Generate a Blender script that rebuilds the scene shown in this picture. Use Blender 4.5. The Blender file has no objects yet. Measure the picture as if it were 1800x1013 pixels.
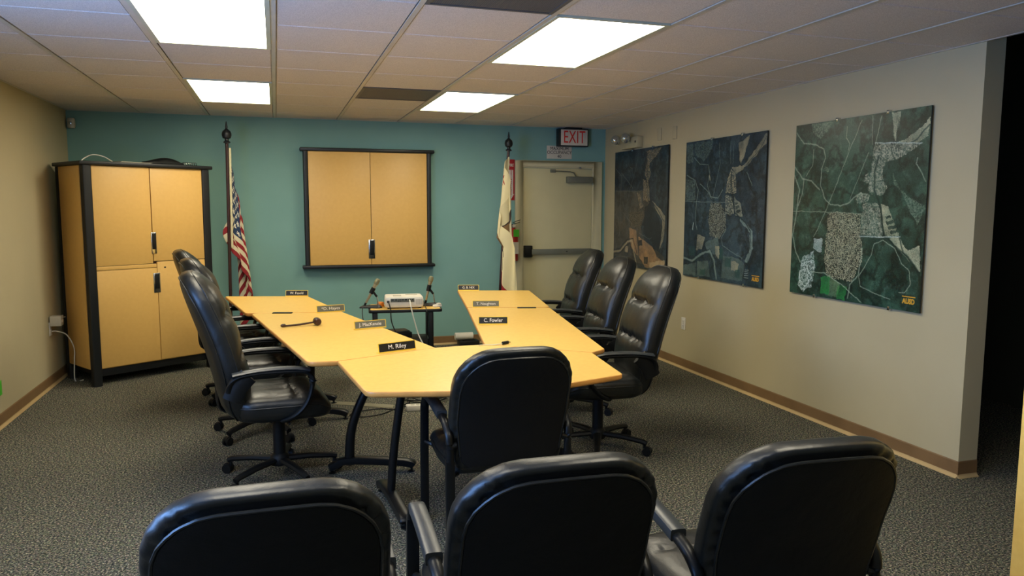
import bpy, bmesh, math, random
import numpy as np
from mathutils import Vector, Matrix
PI=math.pi
S=bpy.context.scene
COL=S.collection
random.seed(4); RNG=np.random.RandomState(7)

# ---------------------------------------------------------------- camera, world, lights, exposure
YAW,PITCH,ROLL,FPX,CZ=0.30167,0.10776,0.00286,1327.686,1.52435
H=2.407; D=8.103; XL=-1.85; XR=3.643; YN=3.204; X0=-1.85; Y0=3.389; W=0.621; L=0.61
cy,sy=math.cos(YAW),math.sin(YAW)
fw=Vector((sy*math.cos(PITCH),cy*math.cos(PITCH),-math.sin(PITCH)))
rt=Vector((cy,-sy,0)); up=rt.cross(fw)
r2=math.cos(ROLL)*rt+math.sin(ROLL)*up; u2=-math.sin(ROLL)*rt+math.cos(ROLL)*up
cam=bpy.data.cameras.new('camera'); co=bpy.data.objects.new('camera',cam); COL.objects.link(co)
co.matrix_world=Matrix(((r2.x,u2.x,-fw.x,0),(r2.y,u2.y,-fw.y,0),(r2.z,u2.z,-fw.z,CZ),(0,0,0,1)))
cam.sensor_width=36; cam.lens=FPX*36/1800; cam.clip_start=.05; cam.clip_end=60
S.camera=co
wd=bpy.data.worlds.new('World'); S.world=wd; wd.use_nodes=True
wd.node_tree.nodes['Background'].inputs[0].default_value=(.35,.55,1,1)
wd.node_tree.nodes['Background'].inputs[1].default_value=.6
def area(name,loc,rot,sx,sy_,power,color):
    l=bpy.data.lights.new(name,'AREA'); l.shape='RECTANGLE'; l.size=sx; l.size_y=sy_; l.energy=power; l.color=color
    o=bpy.data.objects.new(name,l); COL.objects.link(o); o.location=loc; o.rotation_euler=rot; return o
area('window_daylight',(XL-.12,1.9,1.45),(0,-PI/2-.65,0),1.2,2.4,135,(.22,.45,1.0))
S.view_settings.view_transform='Standard'; S.view_settings.look='None'; S.view_settings.exposure=0.2; S.view_settings.gamma=1
S.view_settings.use_curve_mapping=False
PANEL=11.5   # emission of the ceiling light diffusers

# ---------------------------------------------------------------- materials
def hx(s):
    s=s.lstrip('#'); v=[int(s[i:i+2],16)/255 for i in (0,2,4)]
    return tuple([c/12.92 if c<=.04045 else ((c+.055)/1.055)**2.4 for c in v])+(1,)
def mat(name,color,rough=.6,metal=0,noise=None,bump=None,spec=None,coat=0,color2=None,emit=None,attr=None,coord='Object'):
    m=bpy.data.materials.new(name); m.use_nodes=True; nt=m.node_tree; N=nt.nodes; b=N['Principled BSDF']
    c=hx(color) if isinstance(color,str) else color
    b.inputs['Base Color'].default_value=c; b.inputs['Roughness'].default_value=rough; b.inputs['Metallic'].default_value=metal
    if spec is not None: b.inputs['Specular IOR Level'].default_value=spec
    if coat: b.inputs['Coat Weight'].default_value=coat; b.inputs['Coat Roughness'].default_value=.15
    tc=N.new('ShaderNodeTexCoord')
    n=N.new('ShaderNodeTexNoise'); n.inputs['Scale'].default_value=noise or 8; n.inputs['Detail'].default_value=4
    nt.links.new(tc.outputs[coord],n.inputs['Vector'])
    r=N.new('ShaderNodeValToRGB'); c2=hx(color2) if color2 else tuple(x*.88 for x in c[:3])+(1,)
    r.color_ramp.elements[0].position=.35; r.color_ramp.elements[1].position=.65
    r.color_ramp.elements[0].color=c2; r.color_ramp.elements[1].color=c
    nt.links.new(n.outputs['Fac'],r.inputs['Fac'])
    if attr:
        a=N.new('ShaderNodeAttribute'); a.attribute_name=attr; nt.links.new(a.outputs['Color'],b.inputs['Base Color'])
    else: nt.links.new(r.outputs['Color'],b.inputs['Base Color'])
    if bump:
        n2=N.new('ShaderNodeTexNoise'); n2.inputs['Scale'].default_value=bump[0]; n2.inputs['Detail'].default_value=5
        nt.links.new(tc.outputs[coord],n2.inputs['Vector'])
        bp=N.new('ShaderNodeBump'); bp.inputs['Strength'].default_value=bump[1]; bp.inputs['Distance'].default_value=bump[2] if len(bump)>2 else .005
        nt.links.new(n2.outputs['Fac'],bp.inputs['Height']); nt.links.new(bp.outputs['Normal'],b.inputs['Normal'])
    if emit: b.inputs['Emission Color'].default_value=emit[0]; b.inputs['Emission Strength'].default_value=emit[1]
    return m
M={}
M['teal']=mat('teal_paint','#80aca6',.75,noise=3,color2='#7ca8a2',bump=(160,.15,.002))
M['beige']=mat('beige_paint','#c0b592',.8,noise=2,color2='#bcb18e',bump=(160,.15,.002))
M['hall']=mat('hall_painted_shade','#3a3e38',.9,noise=3)  # dark colour stands in for the shade of the unlit hallway
M['brown']=mat('brown_vinyl','#8a6c48',.5,noise=5,color2='#7d6140')
M['toe']=mat('lit_vinyl_toe','#c9ae7c',.4,noise=5)  # same brown base; tan imitates the light caught by its toe
M['maple']=mat('maple_laminate','#e4b868',.45,noise=30,color2='#e1b464')
M['tabletop']=mat('maple_tabletop','#f0c76c',.32,noise=40,color2='#ebc064')
M['edge']=mat('tabletop_edge','#d99a4e',.4,noise=20)
M['black']=mat('black_paint','#14181b',.45,noise=20)
M['plastic']=mat('black_plastic','#0f1111',.55,spec=.3,noise=20,bump=(300,.15,.001))
M['steel_black']=mat('black_powder_coated_steel','#0e1011',.38,spec=.35,noise=20)
M['armcap']=mat('dark_grey_arm_plastic','#34383a',.35,noise=20,bump=(300,.15,.001))
M['chrome']=mat('chrome','#c9ccce',.2,1,noise=10)
M['gold']=mat('brass','#ffdc58',.35,.4,noise=10)
M['tgrid']=mat('white_grid_metal','#c9c6bc',.4,noise=5)
M['lightframe']=mat('light_frame_metal','#c6cbb8',.45,noise=5)
M['white']=mat('white_plastic','#e6e2d6',.4,noise=8)
M['cream']=mat('cream_door_paint','#cdc69c',.6,noise=4,color2='#c8c198')
M['framepaint']=mat('cream_frame_paint','#d0caa6',.5,noise=4)
M['greymetal']=mat('grey_metal','#7d8074',.45,.4,noise=8)
M['red']=mat('red_enamel','#b3201c',.35,noise=8)
M['redsign']=mat('red_sign_print','#b5262a',.5,noise=8)
M['redglow']=mat('red_exit_letters','#e8362c',.4,noise=8)
M['signwhite']=mat('white_sign_print','#d8d3c4',.5,noise=8)
M['exitface']=mat('exit_face','#e6dccb',.5,noise=8)
M['ink']=mat('black_ink','#20242a',.6,noise=8)
M['plateblack']=mat('nameplate_black','#1b1d1c',.35,noise=8)
M['plategrey']=mat('nameplate_grey','#6a6a5a',.35,noise=8)
M['lettering']=mat('white_engraving','#f4f1e6',.5,noise=8)
M['goldprint']=mat('gold_print','#d9a634',.5,noise=8)
M['darkwood']=mat('dark_mahogany','#3a1d16',.35,noise=20,color2='#2c1510')
M['cord_black']=mat('black_cord','#101314',.5,noise=8)
M['cord_white']=mat('white_cord','#d8d8cc',.5,noise=8)
M['orange']=mat('orange_plastic','#e8851c',.45,noise=8)
M['green']=mat('green_tag','#4fc22e',.5,noise=8)
M['vent']=mat('grey_vent_metal','#56585c',.5,noise=5)
M['void']=mat('dark_gap','#1c1a16',.9,noise=5)
M['mic']=mat('champagne_metal','#b3a683',.35,.5,noise=10)
M['micgrille']=mat('mic_grille','#8d8a68',.5,.4,noise=200,bump=(400,.6,.002))
M['flag']=mat('flag_print','#ffffff',.8,attr='Col',bump=(500,.2,.001))
M['fringe']=mat('cream_sleeve','#d6cda6',.8,noise=30)
M['photo']=mat('aerial_print','#ffffff',.28,attr='Col')
M['tape']=mat('grey_cable_strip','#8c8871',.6,noise=20)
M['glass']=mat('lamp_lens','#c8ccc8',.12,.75,noise=8)
M['offwhite']=mat('aged_white_plastic','#b8b190',.45,noise=8)
M['paper']=mat('paper','#bdb8a8',.7,noise=8)
def leather(name,c,c2,rough):
    m=mat(name,c,rough,noise=6,color2=c2,bump=(240,.25,.0015),spec=.6 if rough<.45 else .3); nt=m.node_tree; N=nt.nodes
    b=N['Principled BSDF']; old=[n for n in N if n.type=='BUMP'][0]
    tc=[n for n in N if n.type=='TEX_COORD'][0]
    n=N.new('ShaderNodeTexNoise'); n.inputs['Scale'].default_value=9; n.inputs['Detail'].default_value=3; n.inputs['Distortion'].default_value=.3
    nt.links.new(tc.outputs['Object'],n.inputs['Vector'])
    bp=N.new('ShaderNodeBump'); bp.inputs['Strength'].default_value=.22; bp.inputs['Distance'].default_value=.02
    nt.links.new(n.outputs['Fac'],bp.inputs['Height']); nt.links.new(old.outputs['Normal'],bp.inputs['Normal']); nt.links.new(bp.outputs['Normal'],b.inputs['Normal'])
    return m
M['leather']=leather('black_leather','#101414','#0d1010',.38)
M['backleather']=leather('black_leather_back_panel','#080909','#060707',.6)
# carpet
def carpet():
    m=bpy.data.materials.new('grey_loop_carpet'); m.use_nodes=True; nt=m.node_tree; N=nt.nodes; b=N['Principled BSDF']; b.inputs['Roughness'].default_value=.95
    b.inputs['Specular IOR Level'].default_value=.1
    tc=N.new('ShaderNodeTexCoord')
    v=N.new('ShaderNodeTexVoronoi'); v.inputs['Scale'].default_value=130
    n=N.new('ShaderNodeTexNoise'); n.inputs['Scale'].default_value=105; n.inputs['Detail'].default_value=5; n.inputs['Roughness'].default_value=.8
    nt.links.new(tc.outputs['Object'],v.inputs['Vector']); nt.links.new(tc.outputs['Object'],n.inputs['Vector'])
    r=N.new('ShaderNodeValToRGB'); cr=r.color_ramp; cr.interpolation='LINEAR'
    cr.elements[0].position=.40; cr.elements[0].color=hx('#161d1f'); cr.elements[1].position=.63; cr.elements[1].color=hx('#dcd2b2')
    e=cr.elements.new(.47); e.color=hx('#3c4341'); e=cr.elements.new(.54); e.color=hx('#747266')
    nt.links.new(n.outputs['Fac'],r.inputs['Fac'])
    mx=N.new('ShaderNodeMix'); mx.data_type='RGBA'; mx.blend_type='MULTIPLY'; mx.inputs['Factor'].default_value=.55
    hs=N.new('ShaderNodeHueSaturation'); hs.inputs['Saturation'].default_value=.35; hs.inputs['Value'].default_value=1.25
    nt.links.new(v.outputs['Color'],hs.inputs['Color'])
    nt.links.new(r.outputs['Color'],mx.inputs[6]); nt.links.new(hs.outputs['Color'],mx.inputs[7]); nt.links.new(mx.outputs[2],b.inputs['Base Color'])
    bp=N.new('ShaderNodeBump'); bp.inputs['Strength'].default_value=.8; bp.inputs['Distance'].default_value=.004
    nt.links.new(n.outputs['Fac'],bp.inputs['Height']); nt.links.new(bp.outputs['Normal'],b.inputs['Normal'])
    return m
M['carpet']=carpet()
def tilemat():
    m=mat('fissured_ceiling_tile','#e2dcd8',.95,noise=220,color2='#c4beba',bump=(220,.5,.003)); return m
M['tile']=tilemat()
me=bpy.data.materials.new('lit_diffuser'); me.use_nodes=True; b=me.node_tree.nodes['Principled BSDF']
b.inputs['Base Color'].default_value=(.9,.9,.85,1); b.inputs['Emission Color'].default_value=(1,.91,.70,1); b.inputs['Emission Strength'].default_value=PANEL
M['lit']=me

# ---------------------------------------------------------------- helpers
def link(name,me_,parent=None):
    o=bpy.data.objects.new(name,me_); COL.objects.link(o)
    if parent is not None: o.parent=parent
    return o
def tag(o,label=None,cat=None,group=None,kind=None):
    if label: o['label']=label
    if cat: o['category']=cat
    if group: o['group']=group
    if kind: o['kind']=kind
    return o
def empty(name,loc=(0,0,0),rz=0,label=None,cat=None,group=None):
    o=bpy.data.objects.new(name,None); o.empty_display_size=.1; COL.objects.link(o); o.location=loc; o.rotation_euler=(0,0,rz)
    return tag(o,label,cat,group)
class MB:
    def __init__(s): s.v=[]; s.f=[]
    def add(s,v,f):
        n=len(s.v); s.v+= [tuple(x) for x in v]; s.f+=[tuple(i+n for i in q) for q in f]; return s
    def box(s,x0,x1,y0,y1,z0,z1):
        v=[(x,y,z) for z in (z0,z1) for y in (y0,y1) for x in (x0,x1)]
        return s.add(v,[(0,2,3,1),(4,5,7,6),(0,1,5,4),(1,3,7,5),(3,2,6,7),(2,0,4,6)])
    def rings(s,R,cap=True,closed=False):
        n=len(R[0]); v=[p for r in R for p in r]; f=[]
        m=len(R)
        for i in range(m if closed else m-1):
            j=(i+1)%m
            for k in range(n): f.append((i*n+k,i*n+(k+1)%n,j*n+(k+1)%n,j*n+k))
        if cap and not closed: f.append(tuple(range(n-1,-1,-1))); f.append(tuple((m-1)*n+k for k in range(n)))
        return s.add(v,f)
    def tube(s,pts,r,n=8,ry=None,closed=False,up=(0,0,1),square=False):
        pts=[Vector(p) for p in pts]; m=len(pts); R=[]
        rr=r if isinstance(r,(list,tuple)) else [r]*m
        u=Vector(up)
        for i,p in enumerate(pts):
            a=pts[(i-1)%m] if (closed or i>0) else p; b_=pts[(i+1)%m] if (closed or i<m-1) else p
            t=(b_-a).normalized()
            x=t.cross(u)
            if x.length<1e-3: x=t.cross(Vector((0,1,0)) if abs(u.y)<.9 else Vector((1,0,0)))
            x.normalize(); y=x.cross(t).normalized()
            if R:
                # keep frame continuous
                if x.dot(px)<0: x=-x; y=-y
            px=x
            ring=[]
            for k in range(n):
                an=2*PI*k/n+(PI/4 if square and n==4 else 0)
                c_,s_=math.cos(an),math.sin(an)
                if square:
                    e=.35; c_=math.copysign(abs(c_)**e,c_); s_=math.copysign(abs(s_)**e,s_)
                ring.append(p+x*(rr[i]*c_)+y*(((ry[i] if isinstance(ry,list) else ry) if ry else rr[i])*s_))
            R.append(ring)
        return s.rings(R,closed=closed)
    def lathe(s,prof,c=(0,0,0),n=20,axis='z'):
        R=[]
        for r,z in prof:
            ring=[]
            for k in range(n):
                a=2*PI*k/n; x,y=r*math.cos(a),r*math.sin(a)
                q={'z':(x,y,z),'y':(x,z,-y),'x':(z,x,y)}[axis]
                ring.append((c[0]+q[0],c[1]+q[1],c[2]+q[2]))
            R.append(ring)
        return s.rings(R)
    def prism(s,poly,z0,z1):
        n=len(poly); return s.rings([[(x,y,z0) for x,y in poly],[(x,y,z1) for x,y in poly]])
    def xf(s,Mx):
        s.v=[tuple(Mx@Vector(p)) for p in s.v]; return s
    def build(s,name,m,parent=None,smooth=False,bevel=0,seg=2,auto=True,subsurf=0):
        me_=bpy.data.meshes.new(name); me_.from_pydata(s.v,[],s.f)
        bm=bmesh.new(); bm.from_mesh(me_)
        bmesh.ops.remove_doubles(bm,verts=bm.verts,dist=1e-6)
        bmesh.ops.recalc_face_normals(bm,faces=bm.faces)
        if bevel:
            ed=[e for e in bm.edges if len(e.link_faces)==2 and e.calc_face_angle(0)>.6]
            bmesh.ops.bevel(bm,geom=ed,offset=bevel,segments=seg,profile=.5,affect='EDGES',clamp_overlap=True)
        bm.to_mesh(me_); bm.free()
        me_.materials.append(m if not isinstance(m,str) else M[m])
        if smooth or bevel:
            for p in me_.polygons: p.use_smooth=True
            if auto:
                try: me_.set_sharp_from_angle(angle=.7)
                except Exception: pass
        me_.update()
        return link(name,me_,parent)
def cat(pts,n=8,closed=False):
    P=[Vector(p) for p in pts]; out=[]; m=len(P)
    for i in range(m if closed else m-1):
        a=P[(i-1)%m] if (closed or i>0) else P[0]; b_=P[i]; c=P[(i+1)%m]; d=P[(i+2)%m] if (closed or i<m-2) else P[-1]
        for k in range(n):
            t=k/n; out.append(.5*((2*b_)+(c-a)*t+(2*a-5*b_+4*c-d)*t*t+(3*b_-a-3*c+d)*t**3))
    if not closed: out.append(P[-1])
    return out
def roundpoly(pts,r,seg=6):
    out=[]; n=len(pts); rs=r if isinstance(r,(list,tuple)) else [r]*n
    for i in range(n):
        p=Vector(pts[i]); a=Vector(pts[i-1]); b_=Vector(pts[(i+1)%n]); R_=rs[i]
        if R_<=0: out.append(tuple(p)); continue
        d1=(a-p).normalized(); d2=(b_-p).normalized(); ang=d1.angle(d2)
        t=min(R_/math.tan(ang/2),(a-p).length*.49,(b_-p).length*.49); rr=t*math.tan(ang/2)
        c=p+(d1+d2).normalized()*(rr/math.sin(ang/2))
        s0=p+d1*t-c; s1=p+d2*t-c
        for k in range(seg+1):
            a0=math.atan2(s0.y,s0.x); da=(math.atan2(s1.y,s1.x)-a0+PI)%(2*PI)-PI
            an=a0+da*k/seg; out.append((c.x+rr*math.cos(an),c.y+rr*math.sin(an)))
    return out
def resample(poly,n):
    P=[Vector(p) for p in poly]; P.append(P[0]); ds=[0]
    for i in range(1,len(P)): ds.append(ds[-1]+(P[i]-P[i-1]).length)
    out=[]; j=0
    for k in range(n):
        t=ds[-1]*k/n
        while ds[j+1]<t: j+=1
        f=(t-ds[j])/max(1e-9,ds[j+1]-ds[j]); out.append(tuple(P[j].lerp(P[j+1],f)))
    return out
def pillow(outline,hb,hf,pb,pf,place,disp=None,nb=10,nf=16,cen=None):
    """closed cushion: outline in (a,b); depth -hb (back) .. +hf (front); place(a,b,d)->xyz"""
    cx=sum(p[0] for p in outline)/len(outline) if cen is None else cen[0]; cz=sum(p[1] for p in outline)/len(outline) if cen is None else cen[1]
    R=[]
    for side,h,pw,nn in ((-1,hb,pb,nb),(1,hf,pf,nf)):
        th=[(PI/2)*(1-(i/nn)) for i in range(nn+1)]  # from centre to rim
        rows=[]
        for t in th:
            r=max(.02,math.cos(t)**(2/pw) if math.cos(t)>1e-6 else 0); d=math.sin(t)**(2/pw)*h if math.sin(t)>1e-6 else 0
            rows.append((r,side*d))
        # extra inner rows for even spacing
        inner=rows[1][0]; k=max(3,int(nn*.7)); ext=[(max(.02,inner*i/k),side*(h*(1-(inner*i/k)**pw)**(1/pw))) for i in range(k)]
        rows=ext+rows[1:]
        if side==1: rows=rows[::-1][1:]
        for r,d in rows:
            ring=[]
            for a,b_ in outline:
                A=cx+(a-cx)*r; B=cz+(b_-cz)*r
                dd=d+(disp(A,B,r,side) if disp else 0)
                ring.append(place(A,B,dd))
            R.append(ring)
    return MB().rings(R)
def kids(o): return [c for c in bpy.data.objects if c.parent==o]
def dup(root,loc,rz,label=None):
    def rec(o,par):
        c=o.copy(); COL.objects.link(c); c.parent=par
        for ch in tree[o.name]: rec(ch,c)
        return c
    tree={}
    for o in list(bpy.data.objects):
        tree.setdefault(o.name,[])
        if o.parent: tree.setdefault(o.parent.name,[]).append(o)
    r=rec(root,None); r.location=loc; r.rotation_euler=(0,0,rz)
    if label: r['label']=label
    return r
def text(body,size,m,parent,Mx,name='lettering',depth=.0008,align='CENTER',xs=1,bold=0,spacing=1):
    cu=bpy.data.curves.new('t','FONT'); cu.body=body; cu.size=size; cu.align_x=align; cu.align_y='CENTER'; cu.extrude=depth; cu.offset=bold; cu.space_character=spacing
    cu.resolution_u=3
    o=bpy.data.objects.new('t',cu); COL.objects.link(o)
    dg=bpy.context.evaluated_depsgraph_get(); me_=bpy.data.meshes.new_from_object(o.evaluated_get(dg))
    bpy.data.objects.remove(o); bpy.data.curves.remove(cu)
    me_.name=name; me_.transform(Mx@Matrix.Diagonal((xs,1,1,1))); me_.materials.clear(); me_.materials.append(M[m])
    return link(name,me_,parent)
def facing(loc,rz=0,tilt=0):
    """text plane: reads for a viewer looking along +Y (rz=0)"""
    return Matrix.Translation(loc)@Matrix.Rotation(rz,4,'Z')@Matrix.Rotation(PI/2-tilt,4,'X')
def struct(o): return tag(o,kind='structure')

# ---------------------------------------------------------------- room shell
fl=struct(MB().box(XL-.1,5.6,-1.6,D+.1,-.1,0).build('floor','carpet'))
struct(MB().box(XL-.1,3.643+.1,D,D+.12,0,H+.3).build('wall_back','teal'))
# left wall with a window opening nearer than the picture shows
struct(MB().box(XL-.12,XL,-1.6,.7,0,H+.3).box(XL-.12,XL,3.1,D,0,H+.3).box(XL-.12,XL,.7,3.1,0,.85).box(XL-.12,XL,.7,3.1,2.05,H+.3).build('wall_left','beige'))
wf=struct(MB().box(XL-.10,XL+.02,.66,.72,.81,2.09).box(XL-.10,XL+.02,3.08,3.14,.81,2.09).box(XL-.10,XL+.02,.66,3.14,.81,.87).box(XL-.10,XL+.02,.66,3.14,2.03,2.09).box(XL-.08,XL-.04,1.88,1.92,.85,2.05).build('window_1','framepaint',bevel=.004))
struct(MB().box(XR,XR+.135,YN,D,0,H+.55).build('wall_right','beige'))
struct(MB().box(XR,XR+.135,-1.6,1.55,0,H+.55).build('wall_right_near','beige'))
struct(MB().box(XL-.12,5.6,-1.72,-1.6,0,H+.55).build('wall_front','beige'))
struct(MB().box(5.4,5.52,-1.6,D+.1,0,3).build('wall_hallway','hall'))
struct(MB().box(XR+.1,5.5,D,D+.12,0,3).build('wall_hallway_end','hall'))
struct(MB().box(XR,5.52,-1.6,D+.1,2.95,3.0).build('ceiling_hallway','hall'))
# cove base: vertical face with a toe coloured lighter as if lit from above
def cove(name,p0,p1,nrm):
    p0=Vector((p0[0],p0[1],0)); p1=Vector((p1[0],p1[1],0)); n=Vector((nrm[0],nrm[1],0))
    prof=[(0,0),(.0075,0.0),(.006,.02),(.005,.09),(.002,.096),(0,.096)]
    R=[[tuple(q+n*a+Vector((0,0,z))) for a,z in prof] for q in (p0,p1)]
    o=struct(MB().rings(R).build(name,'brown'))
    prof=[(.004,0.0),(.022,0.0),(.02,.004),(.0085,.013),(.006,.02),(.004,.02)]
    R=[[tuple(q+n*a+Vector((0,0,z+.001))) for a,z in prof] for q in (p0,p1)]
    MB().rings(R).build('toe',"toe",o)
    return o
cove('baseboard_back',(XL,D),(2.545,D),(0,-1)); cove('baseboard_left',(XL,-1.6),(XL,D),(1,0))
cove('baseboard_right',(XR,YN-.007),(XR,D),(-1,0)); cove('baseboard_corner',(XR-.007,YN),(XR+.135,YN),(0,-1))
cove('baseboard_back_right',(3.595,D),(XR,D),(0,-1))

# ---------------------------------------------------------------- ceiling: grid, tiles, vents
KN,KF=-8,8
ceil=struct(MB().box(XL-.1,XR,-1.6,D+.1,H+.03,H+.2).build('ceiling','void'))
lights=[(2,0),(2,4),(5,0),(5,4),(2,-4),(5,-4)]
used=set()
for n,k in lights: used|={(n,k),(n,k+1)}
vents=[(4,-1),(4,4)]; used|=set(vents)
tcache={}
for n in range(9):
    for k in range(KN,KF):
        if (n,k) in used: continue
        xa=X0+n*W+.013; xb=min(X0+(n+1)*W-.013,XR-.004); ya=Y0+k*L+.0035; yb=min(Y0+(k+1)*L-.0035,D)
        if ya<-1.6: ya=-1.6
        if yb-ya<.05: continue
        key=(round(xb-xa,3),round(yb-ya,3))
        if key not in tcache:
            w_,l_=xb-xa,yb-ya; e=.006
            o=MB().rings([[(0,0,.026),(w_,0,.026),(w_,l_,.026),(0,l_,.026)],[(0,0,.003),(w_,0,.003),(w_,l_,.003),(0,l_,.003)],[(e,e,-.003),(w_-e,e,-.003),(w_-e,l_-e,-.003),(e,l_-e,-.003)]]).build('ceiling_tile','tile',ceil)
            tcache[key]=o.data
        else: o=link('ceiling_tile',tcache[key],ceil)
        o.location=(xa,ya,H+.004)
for n in range(1,9):
    x=X0+n*W; MB().box(x-.0125,x+.0125,-1.6,D,H-.003,H+.002).box(x-.005,x+.005,-1.6,D,H-.001,H+.03).build('grid_runner','tgrid',ceil)
MB().box(XL,XL+.02,-1.6,D,H-.002,H+.006).box(XR-.02,XR+.001,-1.6,D,H-.002,H+.006).box(XL,XR,D-.02,D,H-.002,H+.006).build('wall_angle','tgrid',ceil)
for n,k in vents:
    x=X0+n*W+.014; y=Y0+k*L+.004; w_=W-.028; l_=L-.008
    v=empty('ceiling_vent',(x+w_/2,y+l_/2,H),0,'large dark perforated return air grille at the top edge of the photo' if k<0 else 'dark grey square ceiling vent panel near the back wall lights','vent')
    MB().box(-w_/2,w_/2,-l_/2,l_/2,.006,.012).build('backing_plate','void',v)
    f=MB(); t=.02
    f.box(-w_/2,w_/2,-l_/2,-l_/2+t,-.004,.01).box(-w_/2,w_/2,l_/2-t,l_/2,-.004,.01).box(-w_/2,-w_/2+t,-l_/2+t,l_/2-t,-.004,.01).box(w_/2-t,w_/2,-l_/2+t,l_/2-t,-.004,.01)
    f.build('frame','vent',v)
    g=MB()
    for i in range(60):
        xx=-w_/2+t+(w_-2*t)*(i+.5)/60; g.box(xx-.0028,xx+.0028,-l_/2+t,l_/2-t,-.001,.004)
        yy=-l_/2+t+(l_-2*t)*(i+.5)/60; g.box(-w_/2+t,w_/2-t,yy-.0028,yy+.0028,-.0005,.0035)
    tag(g.build('perforated_grille','vent',v),kind='stuff')
LB={(2,0):'large lit ceiling light panel at the top left, nearest the camera',(2,4):'smaller-looking lit ceiling light panel at far left, above the left flag',(5,0):'lit ceiling light panel right of centre, nearer of the right pair',(5,4):'lit ceiling light panel right of centre, farther one near the back wall',(2,-4):'lit ceiling light panel above the camera side, left column, outside the photo',(5,-4):'lit ceiling light panel above the camera side, right column, outside the photo'}
def troffer(n,k,label):
    x=X0+n*W+.014; y=Y0+k*L+.004; w_=W-.028; l_=2*L-.008
    v=empty('ceiling_light',(x+w_/2,y+l_/2,H),0,label,'ceiling light','recessed ceiling light panels')
    f=MB(); t=.022
    for (a,b_,c,d) in ((-w_/2,w_/2,-l_/2,-l_/2+t),(-w_/2,w_/2,l_/2-t,l_/2),(-w_/2,-w_/2+t,-l_/2+t,l_/2-t),(w_/2-t,w_/2,-l_/2+t,l_/2-t)): f.box(a,b_,c,d,-.006,.02)
    f.build('frame','lightframe',v)
    MB().box(-w_/2+t,w_/2-t,-l_/2+t,l_/2-t,.004,.010).build('diffuser','lit',v)
for n,k in lights: troffer(n,k,LB[(n,k)])

# ---------------------------------------------------------------- conference tables
def leg_T(parent,foot_a,foot_b,base,top,z_top,bow=(0,0)):
    """foot from a to b on floor, curved column from base to top"""
    a=Vector((*foot_a,0)); b_=Vector((*foot_b,0)); bs=Vector((*base,0)); tp=Vector((*top,0)); bw=Vector((*bow,0))
    d=(b_-a).normalized()
    pts=[a+Vector((0,0,.032)),a+d*.04+Vector((0,0,.05)),bs+Vector((0,0,.075)),b_-d*.06+Vector((0,0,.055)),b_+Vector((0,0,.032))]
    leg=MB().tube(cat([bs+Vector((0,0,.05)),bs.lerp(tp,.22)+bw+Vector((0,0,.28)),bs.lerp(tp,.62)+bw+Vector((0,0,.52)),tp+Vector((0,0,z_top))],6),[.021]*19,12,ry=[.029-.009*i/18 for i in range(19)],up=d).build('leg','steel_black',parent,smooth=True)
    MB().tube(cat(pts,5),[.020]+[.030]*(len(cat(pts,5))-2)+[.020],12,ry=.021,square=True).build('foot_bar','steel_black',leg,smooth=True)
    for q in (a+d*.015,b_-d*.015):
        MB().lathe([(.0001,0),(.022,0),(.022,.006),(.007,.010),(.007,.035),(.0001,.035)],(q.x,q.y,0.0),14).build('leveler','steel_black',leg,smooth=True)
    # support plate under the top
    MB().tube([tp-d*.2+Vector((0,0,z_top)),tp+d*.2+Vector((0,0,z_top))],.02,4,ry=.012,square=True).build('support_bar','steel_black',leg)
TT=.742; TH=.027
def table(label,poly,radii,legs,slot=None):
    cx=sum(p[0] for p in poly)/len(poly); cy_=sum(p[1] for p in poly)/len(poly)
    t=empty('conference_table',(cx,cy_,0),0,label,'table','U-shaped conference table sections')
    P=[(x-cx,y-cy_) for x,y in poly]; P=roundpoly(P,radii,6)
    if sum(P[i-1][0]*P[i][1]-P[i][0]*P[i-1][1] for i in range(len(P)))<0: P=P[::-1]
    C=Vector((0,0))
    def ins(d):
        out=[]; n=len(P)
        for i in range(n):
            a=Vector(P[i-1]); b_=Vector(P[i]); c=Vector(P[(i+1)%n]); t1=(b_-a); t2=(c-b_)
            tt=((t1.normalized() if t1.length>1e-6 else t2.normalized())+(t2.normalized() if t2.length>1e-6 else t1.normalized())).normalized()
            nn=Vector((-tt.y,tt.x)); q=b_+nn*d; out.append((q.x,q.y))
        return out
    zt,zb=TT,TT-TH
    prof=[(.010,zb),(.004,zb+.003),(.0,zb+.009),(.0,zt-.006),(.0015,zt-.002),(.005,zt-.0003)]
    top=MB().rings([[(x,y,z) for x,y in ins(d)] for d,z in prof]).build('edge_banding','edge',t,smooth=True)
    MB().rings([[(x,y,z) for x,y in ins(d)] for d,z in ((.0050,zt-.004),(.0050,zt),)]).build('tabletop','tabletop',t)
    for a,b_,c,d,bw in legs:
        f=lambda q:(q[0]-cx,q[1]-cy_)
        leg_T(t,f(a),f(b_),f(c),f(d),zb-.012,bw)
    if slot:
        (x,y),(x2,y2)=slot; v=Vector((x2-x,y2-y,0)).normalized()
        MB().tube([(x-cx,y-cy_,TT+.003),(x2-cx,y2-cy_,TT+.003)],.020,4,ry=.004,square=True,up=(0,0,1)).build('cable_slot_cover','plastic',t,bevel=.001)
    return t
table('left wing table section farthest away, beside the left flag',[(-.445,6.95),(.243,6.765),(.452,5.668),(-.235,5.80)],[.02,.02,.01,.05],
  [((-.3,6.55),(.15,6.45),(-.05,6.50),(.05,6.48),(0,0)),((-.08,5.98),(.40,5.88),(.05,5.95),(.12,5.94),(0,0))])
table('left wing table section with the gavel lying on it',[(-.20,5.79),(.452,5.662),(.826,4.076),(.275,3.856),(.130,3.872)],[.05,.01,.01,.0,.05],
  [((.02,5.50),(.45,5.42),(.2,5.47),(.22,5.46),(0,0)),((.25,4.31),(.72,4.21),(.36,4.285),(.61,4.235),(-.035,.0))],slot=((-.045,5.735),(.09,5.70)))
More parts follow.
